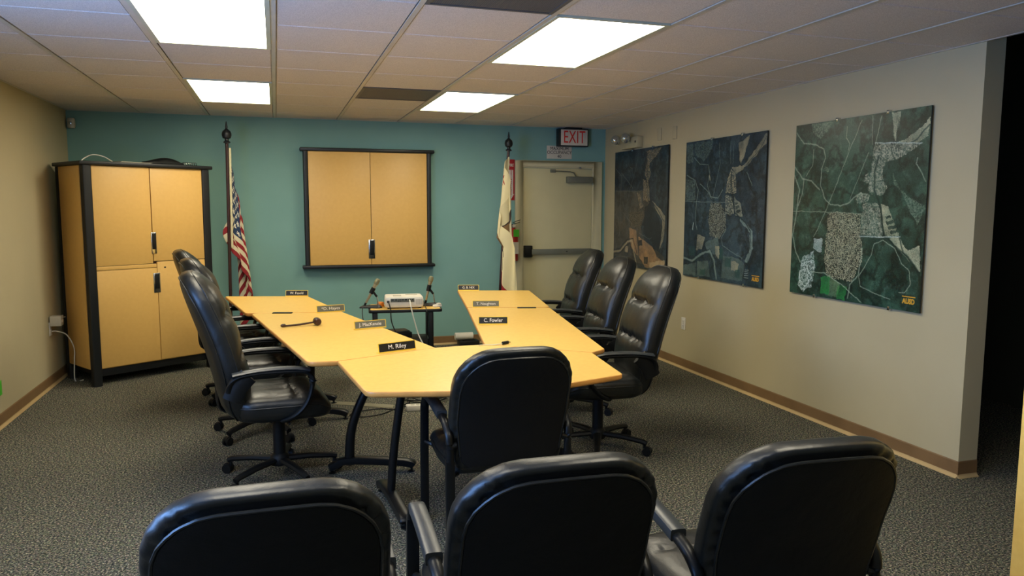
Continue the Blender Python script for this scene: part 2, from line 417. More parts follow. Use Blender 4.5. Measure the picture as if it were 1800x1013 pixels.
table('centre table section nearest the camera joining both wings',[(.832,4.079),(.97,4.096),(1.107,4.098),(1.605,3.70),(1.535,3.165),(1.213,3.068),(.95,3.050),(.679,3.078),(.340,3.165),(.275,3.850)],[.01,.3,.01,0.0,.045,.5,.6,.5,.06,.0],
  [((.545,3.43),(.50,3.97),(.515,3.72),(.585,3.66),(0,0)),((1.34,3.38),(1.42,3.9),(1.40,3.7),(1.33,3.6),(0,0))])
table('right wing table section next to the centre piece, near right side',[(1.394,5.655),(2.015,5.488),(1.715,3.775),(1.608,3.704),(1.111,4.10)],[.01,.05,.05,0,.01],
  [((1.45,5.42),(1.88,5.32),(1.66,5.37),(1.66,5.37),(0,0)),((1.25,4.22),(1.66,4.1),(1.45,4.16),(1.45,4.16),(0,0))],slot=((1.76,5.515),(1.90,5.478)))
table('right wing table section farthest away, below the exit door',[(1.597,6.85),(2.245,6.667),(2.025,5.505),(1.396,5.668)],[.02,.02,.04,.01],
  [((1.68,6.55),(2.1,6.45),(1.9,6.5),(1.9,6.5),(0,0)),((1.52,5.95),(1.95,5.85),(1.75,5.9),(1.75,5.9),(0,0))])

# ---------------------------------------------------------------- executive chair
def gauss(x,m,s): return math.exp(-((x-m)/s)**2)
def exec_chair(label):
    R_=empty('executive_chair',(0,0,0),0,label,'chair','high-back office chairs around the conference table')
    # star base and gas column
    hub=MB().lathe([(.0001,.075),(.05,.075),(.055,.09),(.05,.125),(.034,.14),(.034,.335),(.028,.34),(.028,.41),(.0001,.41)],n=20).build('gas_column','plastic',R_,smooth=True)
    for i in range(5):
        a=2*PI*i/5+.35; d=Vector((math.cos(a),math.sin(a),0))
        pts=[d*.03+Vector((0,0,.105)),d*.17+Vector((0,0,.100)),d*.29+Vector((0,0,.085)),d*.318+Vector((0,0,.075))]
        sp=MB().tube(pts,[.028,.024,.018,.016],8,ry=.017).build('base_spoke','plastic',R_,smooth=True)
        c=MB(); q=d*.305; tn=Vector((-d.y,d.x,0)); off=d*.018
        c.tube([q+Vector((0,0,.075)),q+Vector((0,0,.045))],.009,8)
        for s in (-1,1):
            w=q+off+tn*(s*.014)+Vector((0,0,.027)); c.tube([w-tn*.008,w+tn*.008],.027,14)
        w=q+off+Vector((0,0,.036)); c.tube([w-tn*.012,w+tn*.012],.024,10)
        c.build('caster','plastic',sp,smooth=True)
    MB().box(-.09,.09,-.13,.10,.375,.41).box(-.03,.03,-.16,-.1,.36,.39).build('tilt_mechanism','black',R_,bevel=.008)
    MB().tube([(.08,.02,.385),(.2,.03,.375),(.255,.03,.37)],.006,8).build('height_lever','plastic',R_,smooth=True)
    # seat
    ol=resample(roundpoly([(-.255,-.235),(.255,-.235),(.275,.10),(.245,.265),(-.245,.265),(-.275,.10)],[.09,.09,.3,.10,.10,.3]),72)
    def pl(a,b_,d):
        z=.455+d-.05*max(0,(b_-.14)/.12)**2*(1 if d>-.02 else .4)
        return (a,b_,z)
    def ds(a,b_,r,side):
        if side<0: return 0
        v=.012*gauss(b_,.02,.16)*(-1)*gauss(a,0,.2)
        v-=.016*gauss(b_,.075,.012)*(1-gauss(a,0,.02)*.2)*(r<.93)
        v-=.010*max(gauss(a,-.09,.012),gauss(a,.09,.012))*gauss(b_,.03,.07)
        v+=.003*math.sin(a*60+b_*14)*gauss(b_,.06,.05)
        return v
    seat=pillow(ol,.095,.085,3.2,3.2,pl,ds,10,20).build('seat','leather',R_,smooth=True)
    MB().tube([pl(a*1.004,b_*1.004,.012) for a,b_ in ol],.004,6,closed=True).build('piping','leather',seat,smooth=True)
    # back: outline (x, t) with t from .40 (bottom) to 1.20 (top)
    zb,zt=.375,1.175; HH=zt-zb
    ol=resample(roundpoly([(-.215,0),(.215,0),(.275,HH*.36),(.262,HH*.62),(.235,HH),(-.235,HH),(-.262,HH*.62),(-.275,HH*.36)],[.10,.10,.4,.4,.19,.19,.4,.4]),84)
    def pb(a,t,d):
        s=t/HH
        y=-.235-.195*s-.02*s*s+.035*math.sin(PI*s)+.06*max(0,1-s/.16)**2
        y+=.03*(a/.26)**2*(1-.3*s)
        sl=-.24/HH
        return (a,y+d*.97,zb+t+d*.26)
    def db(a,t,r,side):
        s=t/HH
        if side<0: return -.008*gauss(s,.5,.5)*(r<.9)
        rim=1 if r<.93 else max(0,(1-r)/.07)
        v=.026*gauss(s,.84,.11)*gauss(a,0,.2)+.020*gauss(s,.57,.10)*gauss(a,0,.22)+.020*gauss(s,.27,.12)*gauss(a,0,.22)
        v-=.034*gauss(s,.705,.020)*gauss(a,0,.21)+.030*gauss(s,.425,.020)*gauss(a,0,.22)+.012*gauss(s,.12,.016)*gauss(a,0,.2)
        for sm in (.705,.425):
            for ax in (-.10,.10): v-=.012*gauss(a,ax,.014)*gauss(s,sm,.040)
            v+=.0008*math.sin(a*70+sm*40)*gauss(s,sm,.06)*gauss(a,0,.18)
        return v*rim
    back=pillow(ol,.062,.105,3.4,2.6,pb,db,10,34).build('backrest','leather',R_,smooth=True)
    for rr,dd in ((.955,-.038),(.985,.030)):
        c0=sum(p[0] for p in ol)/len(ol); c1=sum(p[1] for p in ol)/len(ol)
        MB().tube([pb(c0+(a-c0)*1.0*rr+0,c1+(t-c1)*rr,dd) for a,t in ol],.0042,6,closed=True).build('piping','leather',back,smooth=True)
    # side gussets where back wraps into seat
    MB().tube(cat([(0,-.20,.40),(0,-.30,.43),(0,-.315,.55)],5),.05,8,ry=.012).build('back_bar','plastic',R_,smooth=True)
    # loop arms
    for s in (-1,1):
        x=s*.292
        pts=cat([(x*.97,-.265,.575),(x,-.245,.640),(x*1.01,-.15,.664),(x*1.01,.04,.664),(x*1.01,.125,.650),(x,.150,.60),(x*.99,.125,.50),(x*.97,.06,.42),(x*.80,.0,.385)],5)
        n=len(pts); rr=[.026 if i<n*.5 else .022 for i in range(n)]
        arm=MB().tube(pts,rr,12,ry=.013,up=(0,0,1)).build('armrest','plastic',R_,smooth=True)
        MB().tube(cat([(x*1.01,-.25,.664),(x*1.01,-.12,.680),(x*1.01,.04,.680),(x*1.01,.135,.664)],5),.032,10,ry=.011).build('arm_pad','armcap',arm,smooth=True)
        MB().tube(cat([(x*.97,-.17,.655),(x*.96,-.22,.60),(x*.95,-.255,.53)],4),.022,10,ry=.05).build('arm_bracket','plastic',arm,smooth=True)
    return R_
E0=exec_chair('black leather executive chair nearest on the left side, seat fully seen')
def rad(d): return d*PI/180
EX=[((-.02,4.34),rad(-84),None),((-.12,5.25),rad(-80),'black leather executive chair on the left side, middle, mostly hidden by the nearest one'),
 ((-.285,6.30),rad(-80),'black leather executive chair farthest on the left side, in front of the wooden cabinet'),
 ((1.90,4.28),rad(82),'black leather executive chair nearest on the right side, next to the centre table end'),
 ((2.045,5.17),rad(82),'black leather executive chair in the middle of the right side'),
 ((2.22,6.13),rad(80),'black leather executive chair farthest on the right side, in front of the exit door')]
for (x,y),rz,lb in EX:
    if lb is None: continue
    c=dup(E0,(x,y,0),rz,lb); c.scale=(1,1,.98 if x>1 else 1.01)
E0.location=(EX[0][0][0],EX[0][0][1],0); E0.rotation_euler=(0,0,EX[0][1])

# ---------------------------------------------------------------- guest chair
def guest_chair(label):
    R_=empty('guest_armchair',(0,0,0),0,label,'chair','low-back guest armchairs facing the table')
    zb,HH=.415,.525
    ol=resample(roundpoly([(-.235,0),(.235,0),(.262,.22),(.258,HH),(-.258,HH),(-.262,.22)],[.05,.05,.5,.185,.185,.5]),150)
    # slightly crowned top edge
    ol=[(a,t+(.018*(1-(a/.26)**2) if t>HH*.6 else 0)) for a,t in ol]
    def pb(a,t,d):
        y=-.235-.16*(t/HH)+.03*math.sin(PI*t/HH)+.028*(a/.26)**2
        if t>.3:
            an=math.atan2(t-.28,a); c_=abs(math.cos(an)); k=.022*math.sin(an*52+2*math.sin(an*17))*math.exp(-((c_-.72)/.17)**2)*math.exp(-((d+.022)/.013)**2)
            a*=1+k; t=.28+(t-.28)*(1+k)
        return (a,y+d*.96,zb+t+d*.2)
    def db(a,t,r,side):
        if side<0:
            v=0
            if .78<r<1:
                k=gauss(r,.9,.06); v-=.007*math.sin(math.atan2(t-.3,a)*33)*k*(gauss(abs(a),.2,.05))
            return v+.006*gauss(r,.915,.02)
        s=t/HH
        return (.016*gauss(s,.8,.18)*gauss(a,0,.22)-.014*gauss(s,.55,.03)*gauss(a,0,.2)+.015*gauss(s,.25,.16)*gauss(a,0,.2))*(r<.93)
    back=pillow(ol,.040,.085,3.4,3.0,pb,db,14,22).build('backrest','leather',R_,smooth=True)
    c0,c1=0,.255
    ol2=[(c0+(a-c0)*.895,c1+(t-c1)*.895+.003) for a,t in ol]
    # stretched flat panel with welt
    pn=pillow(ol2,.009,.012,7,7,lambda a,t,d:pb(a,t,d-.0375),None,5,4).build('back_panel','backleather',back,smooth=True)
    k0=[i for i in range(len(ol2)) if ol2[i][1]<.07]; st_=max(i for i in k0 if (i+1)%len(ol2) not in k0)+1; run=[ol2[(st_+i)%len(ol2)] for i in range(len(ol2)-len(k0))]
    MB().tube([pb(a*1.005,c1+(t-c1)*1.005,-.041) for a,t in run],.0042,6).build('piping','leather',pn,smooth=True)
    ol=resample(roundpoly([(-.245,-.23),(.245,-.23),(.262,.0),(.25,.27),(-.25,.27),(-.262,.0)],[.07,.07,.4,.08,.08,.4]),64)
    pl=lambda a,b_,d:(a,b_,.425+d-.03*max(0,(b_-.17)/.1)**2*(d>0))
    seat=pillow(ol,.04,.07,6,3.4,pl,lambda a,b_,r,s:(-.01*gauss(a,0,.16)*gauss(b_,0,.16)-.012*gauss(b_,.10,.012)*(r<.92)) if s>0 else 0,6,16).build('seat','leather',R_,smooth=True)
    MB().tube([pl(a*1.003,b_*1.003,.012) for a,b_ in ol],.004,6,closed=True).build('piping','leather',seat,smooth=True)
    for s in (-1,1):
        x=s*.270
        # front leg, arm and rear leg as one bent tube, split into legs + arm
        MB().tube(cat([(x,.265,.012),(x,.262,.30),(x,.252,.54),(x,.243,.59)],4),.020,10,ry=.014,up=(0,1,0),square=True).build('leg','steel_black',R_,smooth=True)
        MB().tube(cat([(x,.243,.585),(x,.222,.63),(x,.17,.645),(x,-.02,.642),(x,-.17,.63),(x*.985,-.235,.60),(x*.975,-.262,.56),(x*.965,-.26,.46)],6),.018,12,ry=.0155).build('armrest','steel_black',R_,smooth=True)
        MB().tube(cat([(x*.965,-.26,.47),(x*.965,-.262,.30),(x*.985,-.295,.012)],5),.020,10,ry=.014,up=(0,1,0),square=True).build('leg','steel_black',R_,smooth=True)
        MB().tube(cat([(x,.16,.650),(x,.12,.655),(x,0,.653),(x,-.15,.640)],6),.023,12,ry=.018,square=True).build('arm_pad','armcap',R_,smooth=True)
        MB().tube([(x,.262,.40),(x*.9,.2,.40),(x*.5,.15,.395)],.012,8).build('seat_bracket','steel_black',R_,smooth=True)
        MB().tube([(x*.967,-.26,.40),(x*.8,-.2,.395)],.012,8).build('seat_bracket','steel_black',R_,smooth=True)
        MB().tube([(x*.967,-.262,.53),(x*.86,-.262,.54)],.012,8).build('back_bracket','steel_black',R_,smooth=True)
        for yy in (.265,-.295):
            MB().lathe([(.0001,0),(.017,0),(.017,.012),(.0001,.012)],((x if yy>0 else x*.985),yy,0),12).build('glide','plastic',R_,smooth=True)
    return R_
G0=guest_chair('black leather guest chair with back to camera, pushed up to the centre table')
GX=[((-0.032,1.95),0,'leftmost front-row black guest armchair at the bottom edge'),((0.63,1.935),-2,'middle front-row black guest armchair at the bottom edge'),((1.295,1.87),-4,'rightmost front-row black guest armchair at the bottom edge')]
for (x,y),rz,lb in GX: dup(G0,(x,y,0),rad(rz),lb)
G0.location=(0.92,3.24,0); G0.rotation_euler=(0,0,rad(0))

# ---------------------------------------------------------------- corner cabinet
ang=math.atan2(.58,.88)
cb=empty('corner_cabinet',(-1.495,6.985,0),ang,'tall maple two-tier cabinet with black posts standing across the left corner','cabinet')
CW,CD,CH=1.08,.55,1.885; zf=.14
def cbox(name,m,*a,bev=.002,par=cb): return MB().box(*a).build(name,m,par,bevel=bev)
cbox('top_panel','black',-.035,CW+.035,-.03,CD,CH-.032,CH,bev=.008)
cbox('body','maple',.03,CW-.03,.02,CD-.01,zf+.0,CH-.034)
cbox('side_panel','maple',-.004,.03,.075,CD-.04,zf,CH-.034); cbox('side_panel','maple',CW-.03,CW+.004,.075,CD-.04,zf,CH-.034)
for x in (-.008,CW-.062):
    for y in (-.012,CD-.055):
        MB().prism(roundpoly([(x,y),(x+.07,y),(x+.07,y+.07),(x,y+.07)],.012,3),.0,CH-.033).build('corner_post','black',cb,smooth=True)
cbox('plinth','black',.05,CW-.05,.03,CD-.03,.075,zf)
x0,x1=.064,CW-.064; xm=(x0+x1)/2+.0; g=.0025
zs=1.0
def handle(par,x,z,y=-.004):
    MB().prism(roundpoly([(x-.030,-.0),(x+.030,-.0),(x+.030,.008),(x-.030,.008)],.003,2),z-.085,z+.085).build('handle_plate','chrome',par,bevel=.002)
    MB().prism(roundpoly([(x-.020,-.006),(x+.020,-.006),(x+.020,.009),(x-.020,.009)],.004,2),z-.058,z+.062).build('handle_pull','plastic',par,bevel=.002)
def door(x0_,x1_,z0_,z1_,y=0.0,par=cb): return MB().box(x0_,x1_,y,y+.02,z0_,z1_).build('door','maple',par,bevel=.0015)
cbox('door_gap_backing','darkwood',x0,x1,.0195,.022,zf+.01,CH-.035,bev=0)
dA=door(x0,xm-g,1.015,CH-.036); dB=door(xm+g*2,x1,1.035,CH-.036)
dC=door(x0,xm+.03-g,zf+.01,.975); dD=door(xm+.03+g,x1,zf+.01,1.028)
cbox('rail','maple',x0,xm+.03-g,.001,.02,.979,1.011)
MB().prism(roundpoly([(xm-.012,-.0),(xm+.034,-.0),(xm+.034,.008),(xm-.012,.008)],.003,2),1.10,1.29).xf(Matrix.Translation((0,-.006,0))).build('handle_plate','chrome',dB,bevel=.002)
MB().prism(roundpoly([(xm-.006,0),(xm+.028,0),(xm+.028,.008),(xm-.006,.008)],.003,2),1.14,1.28).xf(Matrix.Translation((0,-.012,0))).build('handle_pull','plastic',dB,bevel=.002)
MB().prism(roundpoly([(xm-.008,0),(xm+.052,0),(xm+.052,.008),(xm-.008,.008)],.003,2),.755,.93).xf(Matrix.Translation((0,-.006,0))).build('handle_plate','chrome',dD,bevel=.002)
MB().prism(roundpoly([(xm+.002,0),(xm+.042,0),(xm+.042,.008),(xm+.002,.008)],.003,2),.79,.92).xf(Matrix.Translation((0,-.012,0))).build('handle_pull','plastic',dD,bevel=.002)
MB().lathe([(.0001,-.002),(.008,-.002),(.008,.004),(.0001,.004)],(xm+.10,0,.975),14,'y').build('keyhole','plastic',dD,smooth=True)
cM=Matrix.Translation((-1.495,6.985,0))@Matrix.Rotation(ang,4,'Z')
def oncab(x,y,z=0): return tuple(cM@Vector((x,y,CH+z)))
# things lying on the cabinet
tag(MB().tube(cat([oncab(.05,.15,.004),oncab(.08,.16,.030),oncab(.15,.17,.062),oncab(.24,.18,.052),oncab(.31,.2,.02),oncab(.33,.2,.004)],6),.005,8).build('cable','cord_white',smooth=True),'pale stiff cable bowed up in an arc on top of the wooden cabinet','cable')
pp=empty('paper_stack',oncab(.43,.16),ang+.2,'low stack of loose papers on top of the wooden cabinet','paper')
for i in range(3): MB().box(-.14+.01*i,.14+.015*i,-.10,.10,.001+.004*i,.004+.004*i).build('sheet','paper',pp)
ol=resample(roundpoly([(-.19,-.08),(.2,-.06),(.19,.08),(-.17,.09)],.06),40)
bg=pillow(ol,.012,.045,4,2.2,lambda a,b_,d:(a,b_,.0125+d),lambda a,b_,r,s:(.012*math.sin(a*18+1)-.02*(a+.0)*.6) if s>0 and r<.95 else 0,6,10).build('fabric_bag','plastic',smooth=True)
bg.location=oncab(.76,.20); bg.rotation_euler=(0,0,ang); tag(bg,'flat black cloth bag lying on top of the wooden cabinet','bag')
sp=[]
for i in range(90):
    a=i/90; sp.append(oncab(.88+.13*a,.06+.014*math.cos(a*2*PI*7),.017+.012*math.sin(a*2*PI*7)))
tag(MB().tube(sp,.0025,6).build('coiled_wire','chrome',smooth=True),'shiny spiral wire at the right end of the cabinet top','wire')

# ---------------------------------------------------------------- wall whiteboard cabinet
wc=empty('whiteboard_cabinet',(.93,D,.89),0,'two-door maple wall cabinet with black rails hung on the teal wall','cabinet')
WX0,WX1,WZ=-.655,.655,1.222
yb,yf=-.002,-.105
def wb(name,m,*a,bev=.002,par=wc): return MB().box(*a).build(name,m,par,bevel=bev)
wb('body','maple',WX0+.02,WX1-.02,yf+.02,yb,.02,WZ-.02)
wb('top_rail','black',WX0-.03,WX1+.035,yf-.02,yb,WZ-.035,WZ,bev=.009); wb('bottom_rail','black',WX0-.03,WX1+.035,yf-.02,yb,-.012,.022,bev=.009)
for x in (WX0,WX1-.045): MB().prism(roundpoly([(x,yf-.008),(x+.045,yf-.008),(x+.045,yb),(x,yb)],[.012,.012,0,0],3),.02,WZ-.034).build('side_post','black',wc,smooth=True)
wb('door_gap_backing','darkwood',WX0+.045,WX1-.045,yf+.018,yf+.022,.022,WZ-.036,bev=0)
d1=wb('door','maple',WX0+.048,.013,yf-.002,yf+.018,.024,WZ-.038); d2=wb('door','maple',.018,WX1-.048,yf-.002,yf+.018,.024,WZ-.038)
MB().prism(roundpoly([(-.015,0),(.052,0),(.052,.007),(-.015,.007)],.003,2),.085,.285).xf(Matrix.Translation((0,yf-.008,0))).build('handle_plate','chrome',d2,bevel=.002)
MB().prism(roundpoly([(-.003,0),(.042,0),(.042,.008),(-.003,.008)],.003,2),.12,.275).xf(Matrix.Translation((0,yf-.014,0))).build('handle_pull','plastic',d2,bevel=.002)

# ---------------------------------------------------------------- door, exit sign etc.
dr=empty('door_1',(3.065,D,0)); struct(dr)
fx0,fx1=2.55-3.065,3.592-3.065; dh=1.968
f=MB(); f.box(fx0,fx0+.085,-.035,0,0,dh+.065); f.box(fx1-.105,fx1,-.035,0,0,dh+.065); f.box(fx0+.085,fx1-.105,-.035,0,dh,dh+.065)
f.build('door_frame','framepaint',dr,bevel=.004)
MB().box(fx0+.085,fx0+.098,-.022,0,0,dh-.012).box(fx1-.118,fx1-.105,-.022,0,0,dh-.012).box(fx0+.085,fx1-.105,-.022,0,dh-.013,dh).build('door_stop','framepaint',dr)
MB().box(fx0+.100,fx1-.120,-.016,-.001,.008,dh-.017).build('door_panel','cream',dr,bevel=.002)
pb_=MB().box(fx0+.15,fx1-.13,-.075,-.045,.985,1.045).build('panic_bar','greymetal',dr,bevel=.004)
MB().prism(roundpoly([(fx0+.098,-.075),(fx0+.165,-.085),(fx0+.19,-.07),(fx0+.19,-.016),(fx0+.098,-.016)],.006,2),.955,1.085).build('latch_housing','plastic',pb_,bevel=.008)
MB().box(fx1-.19,fx1-.13,-.06,-.016,.99,1.04).build('end_bracket','greymetal',pb_,bevel=.003)
MB().lathe([(.0001,-.004),(.007,-.004),(.007,.002),(.0001,.002)],(fx0+.6,-.075,1.015),12,'y').build('key_cylinder','plastic',pb_,smooth=True)
cl=MB().box(fx1-.44,fx1-.125,-.075,-.016,1.79,1.862).build('door_closer','greymetal',dr,bevel=.005)
MB().tube([(fx1-.33,-.05,1.865),(fx1-.36,-.06,1.905),(fx1-.40,-.055,1.915),(fx1-.62,-.02,1.925)],.010,8,ry=.006).build('closer_arm','greymetal',cl,smooth=True)
MB().box(fx1-.63,fx1-.57,-.04,-.016,1.905,1.94).build('arm_shoe','greymetal',cl,bevel=.002)
MB().lathe([(.0001,-.01),(.012,-.01),(.012,.01),(.0001,.01)],(fx1-.28,-.045,1.958),12,'y').build('frame_screw','chrome',cl,smooth=True)
ex=empty('exit_sign',(3.21,D,2.195),0,'EXIT sign with red letters above the door','exit sign')
MB().box(-.175,.185,-.085,-.001,.0,.197).build('housing','black',ex,bevel=.004)
MB().box(-.09,.11,-.08,-.01,.197,.211).build('mounting_canopy','black',ex,bevel=.002)
MB().box(-.148,.172,-.088,-.083,.012,.185).build('face','exitface',ex,bevel=.001)
text('EXIT',.195,'redglow',ex,facing((.012,-.0905,.0975)),xs=.64,bold=0,depth=.0015,spacing=1.05)
oc=empty('occupancy_sign',(3.075,D,2.06),0,'small white MAXIMUM OCCUPANCY 40 sign below the exit sign','sign')
MB().box(-.15,.15,-.006,-.001,0,.145).build('sign_panel','signwhite',oc,bevel=.001)
for tx,z,sz in (('MAXIMUM',.112,.052),('OCCUPANCY',.069,.052),('40',.026,.052)): text(tx,sz,'ink',oc,facing((0,-.0075,z)),xs=.92,bold=0)
fe=empty('fire_extinguisher_sign',(2.515,D,1.592),0,'red vertical FIRE EXTINGUISHER arrow sign left of the door','sign')
MB().box(-.052,.032,-.006,-.001,0,.45).build('sign_panel','redsign',fe,bevel=.001)
MB().prism([(-.026,0),(.006,0),(.006,1),(-.026,1)],0,.006)
a=MB(); a.v=[(x,yy,z) for yy in (-.0075,-.006) for x,z in ((-.034,.335),(.014,.335),(.014,.07),(.026,.07),(-.010,.012),(-.046,.07),(-.034,.07))]
a.f=[tuple(range(7)),tuple(range(13,6,-1))]+[(i,(i+1)%7,(i+1)%7+7,i+7) for i in range(7)]
a.build('white_arrow','signwhite',fe)
text('FIRE',.044,'signwhite',fe,facing((-.010,-.0075,.385)),xs=.72,bold=.001)
for i,ch in enumerate('EXTINGUISHER'): text(ch,.024,'redsign',fe,facing((-.010,-.0085,.322-i*.0232)),bold=.0008)
fx=empty('fire_extinguisher',(2.510,D-.075,.92),0,'red fire extinguisher hung between the right flag and the door','fire extinguisher')
MB().lathe([(.0001,0),(.05,0),(.056,.01),(.056,.30),(.05,.33),(.025,.355),(.018,.37),(.0001,.37)],n=24).build('cylinder','red',fx,smooth=True)
MB().lathe([(.0001,.368),(.02,.368),(.02,.41),(.0001,.41)],n=14).build('valve','greymetal',fx,smooth=True)
MB().tube([(-.03,-.01,.40),(.03,-.01,.415),(.075,-.01,.43)],.006,6,ry=.004).tube([(-.01,-.01,.42),(.03,-.01,.44),(.08,-.01,.455)],.006,6,ry=.004).build('handle','black',fx,smooth=True)
MB().lathe([(.0001,-.006),(.017,-.006),(.017,.006),(.0001,.006)],(.0,-.026,.39),16,'y').build('pressure_gauge','signwhite',fx,smooth=True)
MB().tube(cat([(-.02,0,.395),(-.075,-.0,.36),(-.07,0,.2),(-.066,0,.08)],6),.009,8).build('hose','plastic',fx,smooth=True)
MB().box(-.02,.045,-.062,-.060,.27,.35).xf(Matrix.Translation((.005,0,0))).build('inspection_tag','green',fx)
MB().box(-.03,.045,-.060,-.0575,.08,.21).build('label_panel','signwhite',fx)
MB().box(-.03,.03,.04,.073,.2,.36).build('wall_bracket','black',fx)

